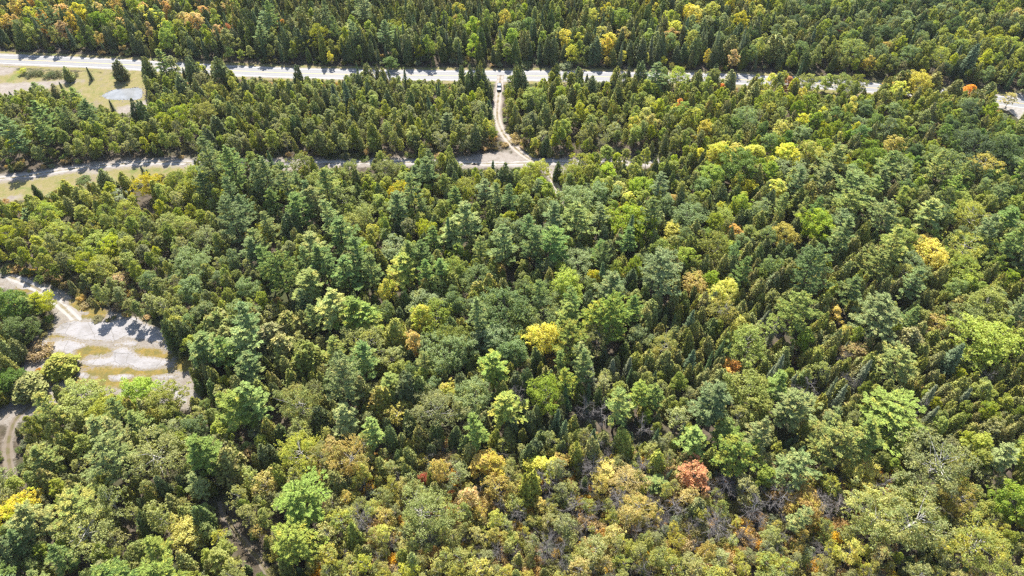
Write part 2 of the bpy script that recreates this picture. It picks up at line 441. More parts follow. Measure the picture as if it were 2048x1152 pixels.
# library: kind -> list of (crown mesh, trunk mesh); NOM: nominal height and crown width; the last ones of a kind are wide crowns
LIB, NOM = {}, {'c': (10, 3.8), 'p': (19, 7.6), 's': (11, 3.4), 'a': (10, 4.2), 'm': (11, 6.6), 'o': (11, 7.6), 'b': (9, 4.8), 'd': (8, 4.2), 'h': (2.2, 3.0), 'j': (1.3, 4.0)}
WIDE = {'p': (17, 13.0, 3), 'a': (11, 9.5, 4), 'm': (12, 11.0, 4), 'o': (12, 13.5, 4), 'b': (12, 12.0, 4)}
NSMALL = {'c': 8, 'p': 6, 's': 5, 'a': 7, 'm': 6, 'o': 5, 'b': 6, 'd': 6, 'h': 5, 'j': 2}
NV, NOMV = {}, {}
for k in NSMALL:
    LIB[k] = []
    for v in range(NSMALL[k]):
        n = KIND[k][0] + '_%02d' % v
        if k == 'c': g = cedar(n)
        elif k == 'p': g = pine(n)
        elif k == 's': g = spruce(n, thin=1.0 if v < 3 else 0.7)
        elif k == 'a': g = broadleaf(n, 10, 2.1, rng.uniform(0.22, 0.34), 64, 0.55, 80, 0.29, 0.5, 0.72, 1.25, 0.11, 12, 0.3)
        elif k == 'm': g = broadleaf(n, 11, 3.3, rng.uniform(0.16, 0.24), 74, 0.78, 98, 0.34, 0.5, 0.6, 0.85, 0.18, 14, 0.3)
        elif k == 'o': g = broadleaf(n, 11, 3.8, rng.uniform(0.2, 0.3), 70, 0.95, 110, 0.35, 0.5, 0.42, 0.75, 0.2, 16)
        elif k == 'b': g = broadleaf(n, 9, 2.4, rng.uniform(0.24, 0.36), 56, 0.6, 66, 0.27, 0.55, 0.55, 0.85, 0.09, 30, 0.7)
        elif k == 'd': g = bare(n, dense=(1.0, 1.3, 0.7, 1.0, 1.6, 0.6)[v])
        elif k == 'h': g = shrub(n)
        else: g = shrub(n, 1.3, 2.0, 900, leaf=0.26)
        LIB[k].append(g); NOMV[k, v] = NOM[k]
    if k in WIDE:
        h, w, c = WIDE[k]
        for v in range(NSMALL[k], NSMALL[k] + c):
            n = KIND[k][0] + '_%02d' % v
            if k == 'p': g = pine(n, h, w / 2)
            else: g = broadleaf(n, h, w / 2, {'a': 0.2, 'm': 0.14, 'o': 0.2, 'b': 0.24}[k], {'a': 130, 'm': 130, 'o': 150, 'b': 150}[k], {'a': 0.85, 'm': 1.05, 'o': 1.1, 'b': 0.95}[k], {'a': 85, 'm': 110, 'o': 105, 'b': 75}[k],
                             {'a': 0.31, 'm': 0.36, 'o': 0.36, 'b': 0.29}[k], 0.5, 0.45, 0.75, 0.22, 30, 0.5 if k in 'ab' else 0.15)
            LIB[k].append(g); NOMV[k, v] = (h, w)
    NV[k] = len(LIB[k])
    for g in LIB[k]:
        g[0].materials.append(MAT[k + '0'])
        g[1].materials.append(BARK[k])
print('LIB TRIS', sum(sum(len(p.vertices) - 2 for m_ in g for p in m_.polygons) for L in LIB.values() for g in L))
# ------------------------------------------------------------------ tagging
def link(o):
    SC.collection.objects.link(o)
    return o
def structure(name, me, mat=None, parent=None, z=0.0):
    o = link(bpy.data.objects.new(name, me))
    if mat: me.materials.append(mat)
    if parent is None: o['kind'] = 'structure'
    else: o.parent = parent
    o.location.z = z
    return o
def tag(o, label, cat, group=None):
    o['label'], o['category'] = label, cat
    if group: o['group'] = group
    return o

# ------------------------------------------------------------------ lines and areas of the place (photo pixels -> ground metres)
def gpts(px, z=0.0):
    return np.array([at(x, y, z)[:2] for x, y in px])
def smooth(P, step=2.0):
    P = np.asarray(P, float)
    out = []
    for i in range(len(P) - 1):
        p0, p1, p2, p3 = P[max(i - 1, 0)], P[i], P[i + 1], P[min(i + 2, len(P) - 1)]
        n = max(2, int(np.linalg.norm(p2 - p1) / step))
        for k in range(n):
            t = k / n
            out.append(0.5 * (2 * p1 + (p2 - p0) * t + (2 * p0 - 5 * p1 + 4 * p2 - p3) * t * t + (3 * p1 - p0 - 3 * p2 + p3) * t ** 3))
    out.append(P[-1])
    return np.array(out)
ROAD = smooth(gpts([(-260, 100), (-60, 114), (0, 118), (120, 123), (270, 130), (460, 141), (600, 146.5), (720, 149), (840, 150.5), (980, 151.5), (1100, 152), (1300, 155), (1450, 158), (1640, 168), (1760, 177), (1900, 190), (2000, 201), (2100, 216), (2300, 255)]))
TRACK_NS = smooth(gpts([(1001, 150), (1000, 165), (998, 180), (996, 200), (994, 222), (996, 243), (1004, 262), (1020, 285), (1042, 306), (1070, 324)]), 1.0)
TRACK_EW = smooth(gpts([(-120, 366), (0, 357), (60, 351), (120, 341), (170, 335), (230, 329), (300, 325), (380, 326), (440, 329), (500, 330), (560, 331), (640, 327), (700, 326), (760, 324), (850, 325), (930, 327), (1000, 327), (1060, 326), (1120, 325), (1180, 325), (1250, 326), (1330, 328)]), 1.0)
TRACK_S = smooth(gpts([(1078, 326), (1092, 340), (1102, 355), (1112, 372), (1118, 386), (1124, 405)]), 1.0)
TRAIL = smooth(gpts([(-90, 538), (0, 550), (40, 561), (90, 586), (116, 606), (140, 627), (158, 646)]), 1.0)
TRAIL_B = smooth(gpts([(100, 786), (62, 812), (32, 838), (20, 868), (16, 905), (24, 960)]), 1.0)
TRAIL_C = smooth(gpts([(446, 1000), (455, 1036), (486, 1084), (522, 1124), (545, 1165), (560, 1220)]), 1.0)
LINES = {'road': (ROAD, 7.0), 'ns': (TRACK_NS, 2.6), 'ew': (TRACK_EW, 3.4), 's': (TRACK_S, 2.0), 'trail': (TRAIL, 3.2), 'trb': (TRAIL_B, 1.6), 'trc': (TRAIL_C, 1.3)}
def crop(pts, x0=0, y0=576, s=4.0):
    return [(x0 + x / s, y0 + y / s) for x, y in pts]
AREA = {
 'grass': [[(-60, 138), (280, 147), (300, 172), (304, 215), (275, 238), (215, 226), (150, 198), (100, 184), (60, 172), (0, 172), (-60, 178)],
           [(-60, 352), (60, 352), (200, 338), (330, 322), (395, 326), (392, 350), (330, 352), (280, 366), (200, 374), (120, 386), (40, 402), (-60, 425)]],
 'bare': [[(-80, 168), (0, 166), (60, 163), (150, 158), (185, 161), (110, 172), (80, 186), (50, 196), (0, 198), (-80, 205)],
          [(-60, 128), (40, 134), (20, 150), (-60, 158)],
          [(225, 216), (262, 208), (300, 196), (302, 208), (275, 225), (252, 250), (236, 232)],
          [(430, 318), (560, 314), (640, 316), (740, 314), (740, 336), (560, 344), (430, 338)],
          [(830, 318), (930, 312), (1010, 300), (1060, 318), (1160, 316), (1300, 320), (1300, 330), (930, 338), (840, 332)],
          [(1072, 330), (1100, 330), (1140, 338), (1128, 352), (1104, 360), (1086, 350)],
          [(150, 345), (200, 338), (215, 348), (170, 352)], [(0, 395), (45, 388), (50, 396), (0, 408)]],
 'rock': [[(-80, 535), (0, 545), (60, 555), (110, 577), (160, 602), (205, 618), (250, 632), (300, 650), (336, 668), (340, 700), (388, 712), (394, 770), (402, 802), (385, 826), (320, 806), (260, 796), (205, 792), (130, 800), (80, 822), (30, 850), (-20, 850), (30, 770), (52, 715), (66, 680), (95, 655), (110, 630), (88, 600), (40, 580), (-80, 575)]],
 'moss': [crop([(510, 715), (640, 705), (690, 760), (640, 785), (520, 770)]), crop([(630, 600), (700, 625), (980, 635), (1330, 655), (1370, 680), (1330, 715), (1000, 695), (700, 672), (620, 650)]),
          crop([(700, 720), (870, 700), (960, 735), (1200, 750), (1190, 785), (960, 795), (760, 785)]), crop([(620, 480), (760, 465), (890, 490), (880, 530), (760, 520), (650, 560), (600, 590)]),
          crop([(1040, 470), (1130, 480), (1260, 490), (1390, 530), (1390, 575), (1260, 555), (1130, 540)]), crop([(1400, 600), (1450, 540), (1530, 540), (1550, 640), (1480, 670), (1410, 640)]),
          crop([(110, 0), (260, -10), (270, 25), (130, 45)]), crop([(390, 370), (530, 395), (520, 412), (400, 395)]), crop([(270, 455), (400, 440), (410, 560), (290, 560)]), crop([(560, 90), (680, 100), (860, 190), (830, 240), (640, 230), (570, 150)])],
}
AREA = {k: [gpts(p) for p in v] for k, v in AREA.items()}
def seg_dist(X, Y, P, closed=False):
    d2 = np.full(X.shape, 1e12)
    n = len(P)
    for i in range(n if closed else n - 1):
        a, b = P[i], P[(i + 1) % n]
        ab = b - a
        L = max(float(ab @ ab), 1e-9)
        t = np.clip(((X - a[0]) * ab[0] + (Y - a[1]) * ab[1]) / L, 0, 1)
        d2 = np.minimum(d2, (X - a[0] - t * ab[0]) ** 2 + (Y - a[1] - t * ab[1]) ** 2)
    return np.sqrt(d2)
def inside(X, Y, P):
    c = np.zeros(X.shape, bool)
    n = len(P)
    for i in range(n):
        x1, y1 = P[i]; x2, y2 = P[(i + 1) % n]
        if y1 == y2: continue
        k = ((y1 > Y) != (y2 > Y)) & (X < (x2 - x1) * (Y - y1) / (y2 - y1) + x1)
        c ^= k
    return c
def sdist(X, Y, P):
    d = seg_dist(X, Y, P, True)
    return np.where(inside(X, Y, P), d, -d)

# ------------------------------------------------------------------ the ground: one sheet out to the horizon, with its covers as attributes
gx = np.arange(-420, 420.1, 1.75); gy = np.arange(-30, 480.1, 1.75)
X, Y = np.meshgrid(gx, gy)
def area_mask(key, soft):
    m = np.zeros(X.shape)
    for P in AREA[key]:
        lo, hi = P.min(0) - 12, P.max(0) + 12
        s = (X > lo[0]) & (X < hi[0]) & (Y > lo[1]) & (Y < hi[1])
        m[s] = np.maximum(m[s], np.clip(0.5 + sdist(X[s], Y[s], P) / soft, 0, 1))
    return m
def line_mask(P, w, soft):
    m = np.zeros(X.shape)
    lo, hi = P.min(0) - 20, P.max(0) + 20
    s = (X > lo[0]) & (X < hi[0]) & (Y > lo[1]) & (Y < hi[1])
    m[s] = np.clip(0.5 + (w - seg_dist(X[s], Y[s], P[::2] if len(P) > 60 else P)) / soft, 0, 1)
    return m
AREA['wet'] = [gpts([(600, 905), (900, 900), (1200, 905), (1560, 930), (1820, 960), (1900, 1200), (500, 1220)])]
att = {'wet': area_mask('wet', 10), 'grass': np.maximum(area_mask('grass', 6), line_mask(ROAD, 6.6, 4.0)), 'moss': area_mask('moss', 4), 'rock': area_mask('rock', 7),
       'bare': np.maximum.reduce([area_mask('bare', 6), line_mask(TRACK_NS, 2.2, 4), line_mask(TRACK_EW, 3.2, 7), line_mask(TRACK_S, 1.3, 3), line_mask(TRAIL_B, 1.3, 4), 0.75 * line_mask(TRAIL_C, 1.2, 3), line_mask(ROAD, 4.6, 1.5)])}
nx, ny = len(gx), len(gy)
Vg = np.stack([X.ravel(), Y.ravel(), np.zeros(X.size)], 1)
ii = (np.arange(ny - 1)[:, None] * nx + np.arange(nx - 1)[None, :]).ravel()
Fg = np.stack([ii, ii + 1, ii + nx + 1, ii + nx], 1)
far = 5000.0
outer = np.array([(-far, -far, 0), (far, -far, 0), (far, far, 0), (-far, far, 0)])
b = len(Vg)
cnr = [0, nx - 1, nx * ny - 1, nx * (ny - 1)]
south, east = list(range(nx)), [r * nx + nx - 1 for r in range(ny)]
north, west = [nx * ny - 1 - i for i in range(nx)], [(ny - 1 - r) * nx for r in range(ny)]
faces = Fg.tolist()
for ring, (o1, o2) in zip((south, east, north, west), ((b, b + 1), (b + 1, b + 2), (b + 2, b + 3), (b + 3, b))):
    faces.append([o1, o2] + ring[::-1])
me = bpy.data.meshes.new('ground')
me.from_pydata(np.concatenate([Vg, outer]).tolist(), [], faces)
for k, v in att.items():
    a = me.attributes.new(k, 'FLOAT', 'POINT')
    a.data.foreach_set('value', np.concatenate([v.ravel(), np.zeros(4)]).astype(np.float32))
m, nt = new_mat('forest floor, grass, gravel and limestone')
pos = obj_pos(nt)
def attr(k):
    n = nt.nodes.new('ShaderNodeAttribute'); n.attribute_name = k
    return n.outputs['Fac']
n_big, n_mid, n_fine = noise(nt, pos, 0.06, 4), noise(nt, pos, 0.45, 5, 0.65), noise(nt, pos, 2.2, 4, 0.7)
litter = mixc(nt, ramp(nt, n_mid, 0.35, 0.7), (0.064, 0.051, 0.036), (0.124, 0.101, 0.075))
litter = mixc(nt, ramp(nt, n_big, 0.45, 0.65), litter, (0.056, 0.064, 0.026))
grass = mixc(nt, ramp(nt, n_mid, 0.3, 0.7), (0.194, 0.180, 0.061), (0.259, 0.209, 0.108))
grass = mixc(nt, ramp(nt, n_fine, 0.45, 0.8), grass, (0.137, 0.144, 0.043))
bare = mixc(nt, ramp(nt, n_mid, 0.3, 0.72), (0.304, 0.271, 0.238), (0.218, 0.185, 0.155))
bare = mixc(nt, ramp(nt, n_fine, 0.55, 0.8), bare, (0.172, 0.149, 0.115))
rock = mixc(nt, ramp(nt, n_mid, 0.35, 0.7), (0.218, 0.188, 0.155), (0.277, 0.254, 0.231))
rock = mixc(nt, ramp(nt, n_fine, 0.5, 0.75), rock, (0.132, 0.112, 0.073))
moss = mixc(nt, ramp(nt, n_mid, 0.35, 0.65), (0.235, 0.165, 0.042), (0.135, 0.120, 0.040))
def edge(k, w=0.5, lo=0.42, hi=0.62):
    s = math_n(nt, 'ADD', attr(k), math_n(nt, 'MULTIPLY_ADD', n_mid, w, -w / 2))
    s = math_n(nt, 'ADD', s, math_n(nt, 'MULTIPLY_ADD', n_fine, w * 0.6, -w * 0.3))
    return ramp(nt, s, lo, hi)
litter = mixc(nt, edge('wet', 0.4), litter, mixc(nt, ramp(nt, n_mid, 0.4, 0.7), (0.035, 0.030, 0.024), (0.075, 0.062, 0.046)))
n_patch = noise(nt, pos, 0.16, 5, 0.65)
grass = mixc(nt, ramp(nt, n_patch, 0.52, 0.68), grass, (0.215, 0.180, 0.115))
grass = mixc(nt, ramp(nt, n_patch, 0.46, 0.34), grass, (0.150, 0.165, 0.050))
c = mixc(nt, edge('grass', 0.7), litter, grass)
c = mixc(nt, edge('rock', 0.5), c, rock)
c = mixc(nt, edge('moss', 1.0, 0.30, 0.55), c, moss)
c = mixc(nt, edge('bare', 0.9, 0.40, 0.75), c, bare)
finish(nt, c, 0.95, n_fine, 0.25, 0.1)
structure('ground', me, m)

# ------------------------------------------------------------------ road and tracks
def strip(P, w, cross=None, jag=0.0, seed=0):
    """A ribbon along P: across-coordinate in UV u (metres from the middle), along in v."""
    r = np.random.default_rng(seed)
    d = np.gradient(P, axis=0)
    d /= np.linalg.norm(d, axis=1, keepdims=True)
    nrm = np.stack([-d[:, 1], d[:, 0]], 1)
    s = np.concatenate([[0], np.cumsum(np.linalg.norm(np.diff(P, axis=0), axis=1))])
    cs = np.array(cross if cross is not None else np.linspace(-1, 1, 5)) * w / 2
    V, U = [], []
    ja = np.convolve(r.normal(size=len(P) + 4), np.ones(3) / 3, 'same')[:len(P)] * jag
    jb = np.convolve(r.normal(size=len(P) + 4), np.ones(3) / 3, 'same')[:len(P)] * jag
    for i, p in enumerate(P):
        for j, cc in enumerate(cs):
            e = cc + (ja[i] if j == 0 else jb[i] if j == len(cs) - 1 else 0)
            V.append((*(p + nrm[i] * e), 0.0)); U.append((e, s[i]))
    k = len(cs)
    F = [(i * k + j, (i + 1) * k + j, (i + 1) * k + j + 1, i * k + j + 1) for i in range(len(P) - 1) for j in range(k - 1)]
    F = [f[::-1] for f in F]
    me = mesh_from('strip', V, F)
    if me.polygons[0].normal.z < 0:
        me.flip_normals()
    uv = me.uv_layers.new(name='UVMap')
    lv = np.empty(len(me.loops), np.int32); me.loops.foreach_get('vertex_index', lv)
    uv.data.foreach_set('uv', np.array(U, np.float32)[lv].ravel())
    return me
def uv_u(nt):
    s = nt.nodes.new('ShaderNodeSeparateXYZ')
    nt.links.new(nt.nodes.new('ShaderNodeTexCoord').outputs['UV'], s.inputs[0])
    return s.outputs[0]
m, nt = new_mat('gravel shoulder')
pos = obj_pos(nt)
n1, n2 = noise(nt, pos, 0.9, 5), noise(nt, pos, 6, 3)
finish(nt, mixc(nt, ramp(nt, n1, 0.35, 0.7), (0.320, 0.299, 0.279), (0.245, 0.224, 0.197)), 0.95, n2, 0.05, 0.1)
M_SHOULDER = m
structure('road_shoulder', strip(ROAD, 8.8, jag=0.5, seed=1), m, z=0.008)
apron = gpts([(1968, 203), (1990, 196), (2040, 186), (2120, 186), (2200, 210), (2160, 262), (2060, 262), (2042, 244), (2020, 224), (1990, 213)])
structure('gravel_apron_path', mesh_from('apron', [(x, y, 0) for x, y in smooth(np.vstack([apron, apron[:1]]), 3)[:-1]], [list(range(len(smooth(np.vstack([apron, apron[:1]]), 3)) - 1))]), M_SHOULDER, z=0.004)
m, nt = new_mat('worn asphalt')
pos = obj_pos(nt)
u = uv_u(nt)
n1, n2 = noise(nt, pos, 0.35, 4), noise(nt, pos, 9, 3)
lane = math_n(nt, 'ABSOLUTE', math_n(nt, 'SUBTRACT', math_n(nt, 'ABSOLUTE', math_n(nt, 'SUBTRACT', math_n(nt, 'ABSOLUTE', u), 1.75)), 0.75))
c = mixc(nt, ramp(nt, lane, 0.0, 0.55), (0.194, 0.193, 0.198), (0.238, 0.234, 0.234))
c = mixc(nt, ramp(nt, n1, 0.4, 0.7), c, (0.202, 0.202, 0.209))
c = mixc(nt, math_n(nt, 'MULTIPLY', n2, 0.35), c, (0.259, 0.256, 0.252))
p = finish(nt, c, 0.7, n2, 0.01, 0.3)
road = structure('road', strip(ROAD, 7.0, cross=np.linspace(-1, 1, 7), jag=0.05, seed=2), m, z=0.014)
def paint(name, col):
    m, nt = new_mat(name)
    n = noise(nt, obj_pos(nt), 3.0, 4)
    finish(nt, mixc(nt, ramp(nt, n, 0.5, 0.75), col, tuple(0.6 * x for x in col)), 0.6)
    return m
W_PAINT, Y_PAINT = paint('white road paint', (0.75, 0.75, 0.73)), paint('yellow road paint', (0.62, 0.45, 0.10))
def offset(P, o):
    d = np.gradient(P, axis=0); d /= np.linalg.norm(d, axis=1, keepdims=True)
    return P + np.stack([-d[:, 1], d[:, 0]], 1) * o
for o_, w_, mt, nm in ((3.25, 0.16, W_PAINT, 'edge_line'), (-3.25, 0.16, W_PAINT, 'edge_line'), (0.12, 0.12, Y_PAINT, 'centre_line'), (-0.12, 0.12, Y_PAINT, 'centre_line')):
    structure(nm, strip(offset(ROAD, o_), w_, cross=(-1, 1)), mt, road, z=0.006)

def track_mat(name, light, mid, rut, green):
    m, nt = new_mat(name)
    pos = obj_pos(nt)
    a = math_n(nt, 'ABSOLUTE', uv_u(nt))
    n1, n2, n3 = noise(nt, pos, 0.5, 5, 0.65), noise(nt, pos, 2.6, 4, 0.65), noise(nt, pos, 11, 2)
    wob = math_n(nt, 'ADD', a, math_n(nt, 'MULTIPLY_ADD', n2, 0.5, -0.25))
    d = math_n(nt, 'ABSOLUTE', math_n(nt, 'SUBTRACT', wob, 0.8))
    c = mixc(nt, ramp(nt, d, 0.25, 0.6), light, mid)
    c = mixc(nt, math_n(nt, 'MULTIPLY', ramp(nt, n1, 0.5, 0.72), 0.7), c, rut)
    g = math_n(nt, 'MULTIPLY', ramp(nt, math_n(nt, 'SUBTRACT', 0.55, wob), 0.0, 0.3), ramp(nt, n1, 0.4, 0.6))
    c = mixc(nt, g, c, green)
    finish(nt, c, 0.95, n3, 0.05, 0.1)
    return m
M_TRACK = track_mat('pale gravel track', (0.347, 0.310, 0.273), (0.273, 0.236, 0.198), (0.211, 0.174, 0.136), (0.167, 0.136, 0.068))
M_TRACK2 = track_mat('limestone gravel track', (0.347, 0.329, 0.310), (0.273, 0.248, 0.223), (0.223, 0.192, 0.161), (0.205, 0.174, 0.105))
M_TRAIL = track_mat('brown foot trail', (0.186, 0.155, 0.124), (0.155, 0.124, 0.087), (0.118, 0.096, 0.062), (0.118, 0.105, 0.050))
structure('gravel_track', strip(TRACK_EW, 3.0, jag=1.0, seed=3), M_TRACK2, z=0.010)
structure('gravel_track', strip(TRACK_NS, 2.9, jag=0.35, seed=4), M_TRACK, z=0.020)
structure('gravel_track', strip(TRACK_S, 2.0, jag=0.3, seed=5), M_TRACK, z=0.005)
structure('limestone_path', strip(TRAIL, 3.4, jag=0.8, seed=6), M_TRACK2, z=0.010)
structure('dirt_path', strip(TRAIL_B, 1.8, jag=0.5, seed=7), M_TRAIL, z=0.006)
structure('dirt_path', strip(TRAIL_C, 1.5, jag=0.5, seed=8), M_TRAIL, z=0.006)

# ------------------------------------------------------------------ limestone slabs of the clearing
def rag(P, amp, step, seed):
    r = np.random.default_rng(seed)
    Q = smooth(np.vstack([P, P[:1]]), step)[:-1]
    c = Q.mean(0)
    n1 = r.normal(size=len(Q))
    k = np.convolve(np.concatenate([n1, n1, n1]), np.ones(3) / 3, 'same')[len(Q):2 * len(Q)]
    return Q + (Q - c) / np.linalg.norm(Q - c, axis=1, keepdims=True) * (k * amp)[:, None]
m, nt = new_mat('bare limestone')
pos = obj_pos(nt)
n1, n2, n3 = noise(nt, pos, 0.25, 5, 0.6), noise(nt, pos, 1.6, 5, 0.7), noise(nt, pos, 7.0, 3)
mp = nt.nodes.new('ShaderNodeMapping'); mp.inputs['Rotation'].default_value = (0, 0, 0.25); mp.inputs['Scale'].default_value = (0.5, 2.5, 1)
nt.links.new(pos, mp.inputs[0])
n4 = noise(nt, mp.outputs[0], 0.8, 5, 0.7)
c = mixc(nt, ramp(nt, n1, 0.4, 0.68), (0.308, 0.294, 0.292), (0.248, 0.234, 0.226))
c = mixc(nt, ramp(nt, n4, 0.52, 0.72), c, (0.228, 0.207, 0.192))
c = mixc(nt, ramp(nt, n2, 0.60, 0.74), c, (0.174, 0.147, 0.105))
vo = nt.nodes.new('ShaderNodeTexVoronoi'); vo.feature = 'DISTANCE_TO_EDGE'; vo.inputs['Scale'].default_value = 0.15
wv = mixc(nt, 0.9, pos, nt.nodes.new('ShaderNodeTexNoise').outputs[1], 'ADD')
nt.links.new(wv, vo.inputs['Vector'])
crack = math_n(nt, 'SUBTRACT', 1.0, ramp(nt, vo.outputs['Distance'], 0.0, 0.02))
c = mixc(nt, math_n(nt, 'MULTIPLY', crack, 0.35), c, (0.15, 0.13, 0.09))
rim = nt.nodes.new('ShaderNodeAttribute'); rim.attribute_name = 'rim'
soil = mixc(nt, ramp(nt, n2, 0.35, 0.7), (0.200, 0.165, 0.110), (0.245, 0.215, 0.180))
k = math_n(nt, 'ADD', rim.outputs['Fac'], math_n(nt, 'MULTIPLY_ADD', n2, 1.5, -0.75))
c = mixc(nt, ramp(nt, math_n(nt, 'ADD', k, math_n(nt, 'MULTIPLY_ADD', n3, 0.5, -0.25)), 0.0, 0.35), soil, c)
finish(nt, c, 0.9, math_n(nt, 'SUBTRACT', n3, crack), 0.08, 0.12)
M_LIME = m
for i, pts in enumerate([
    [(400, 340), (460, 290), (560, 255), (700, 262), (900, 255), (1060, 235), (1200, 290), (1330, 360), (1330, 430), (1200, 430), (1000, 400), (860, 430), (700, 418), (560, 400), (430, 372)],
    [(410, 432), (480, 412), (690, 428), (680, 462), (600, 500), (570, 525), (440, 510), (405, 480)],
    [(640, 585), (760, 560), (880, 540), (900, 490), (960, 478), (1040, 500), (1130, 545), (1240, 555), (1350, 575), (1330, 620), (1240, 650), (1100, 650), (980, 625), (760, 625), (660, 605)],
    [(620, 680), (700, 670), (740, 690), (680, 735), (640, 715)], [(870, 702), (1060, 700), (1050, 725), (900, 745)], [(1190, 705), (1400, 690), (1430, 715), (1250, 742)],
    [(290, 440), (395, 418), (385, 470), (255, 525)], [(612, 172), (740, 186), (700, 222), (632, 214)], [(1280, 440), (1420, 470), (1450, 500), (1330, 490)], [(1390, 800), (1500, 850), (1520, 960), (1440, 930)], [(900, 440), (1080, 420), (1090, 460), (960, 470), (880, 468)]]):
    P = rag(gpts(crop(pts)), 0.8, 1.1, 40 + i)
    # a low sheet of rock whose worn rim thins out into the soil
    lo, hi = P.min(0) - 0.6, P.max(0) + 0.6
    g = 0.42
    xs, ys = np.arange(lo[0], hi[0], g), np.arange(lo[1], hi[1], g)
    XX, YY = np.meshgrid(xs, ys)
    XX = XX + rng.uniform(-0.12, 0.12, XX.shape); YY = YY + rng.uniform(-0.12, 0.12, YY.shape)
    S = sdist(XX, YY, P)
    h = 0.05 + 0.02 * (i % 3)
    Z = -0.02 + h * np.clip((S + 0.25) / 0.6, 0, 1) + 0.012 * rng.normal(size=S.shape) * (S > 0.4)
    nxs = len(xs)
    F = [(r_ * nxs + q_, r_ * nxs + q_ + 1, (r_ + 1) * nxs + q_ + 1, (r_ + 1) * nxs + q_) for r_ in range(len(ys) - 1) for q_ in range(nxs - 1) if max(S[r_, q_], S[r_, q_ + 1], S[r_ + 1, q_], S[r_ + 1, q_ + 1]) > -0.25]
    V = np.stack([XX.ravel(), YY.ravel(), Z.ravel()], 1)
    used = np.unique(np.array(F)); remap = np.full(len(V), -1); remap[used] = np.arange(len(used))
    me = mesh_from('limestone_slab', V[used], remap[np.array(F)])
    a_ = me.attributes.new('rim', 'FLOAT', 'POINT')
    a_.data.foreach_set('value', np.clip(S.ravel()[used] / 2.2, 0, 1).astype(np.float32))
    structure('limestone_slab', me, M_LIME)

# ------------------------------------------------------------------ pond
m, nt = new_mat('shallow grey pond water')
pos = obj_pos(nt)
n1, n2 = noise(nt, pos, 0.3, 3), noise(nt, pos, 5, 3)
p = finish(nt, mixc(nt, ramp(nt, n1, 0.38, 0.62), (0.240, 0.248, 0.252), (0.192, 0.200, 0.200)), 0.22, n2, 0.01, 0.4)
PO = rag(gpts([(203, 192), (212, 186), (222, 182), (234, 178), (250, 177), (268, 176), (282, 177), (285, 186), (284, 194), (276, 199), (258, 200), (236, 199.5), (214, 198)]), 0.3, 1.2, 71)
me = mesh_from('pond', [(x, y, 0) for x, y in PO], [list(range(len(PO)))])
if me.polygons[0].normal.z < 0: me.flip_normals()
structure('pond_water', me, m, z=0.012)
# stones and mud rim along the water
def rim():
    V, F = [], []
    for i, (x, y) in enumerate(PO):
        for k in range(3):
            cx, cy = x + rng.normal() * 0.5, y + rng.normal() * 0.4
            s = rng.uniform(0.12, 0.4)
            b0 = len(V)
            for j in range(6):
                V.append((cx + s * math.cos(j * PI / 3) * rng.uniform(0.7, 1.2), cy + s * math.sin(j * PI / 3) * rng.uniform(0.7, 1.2), -0.02))
            V.append((cx, cy, s * rng.uniform(0.5, 0.9)))
            F += [(b0 + j, b0 + (j + 1) % 6, b0 + 6) for j in range(6)]
    o = structure('pond_rim_rubble', mesh_from('pond_rim_rubble', V, F), M_SHOULDER)
    o['kind'] = 'stuff'
rim()

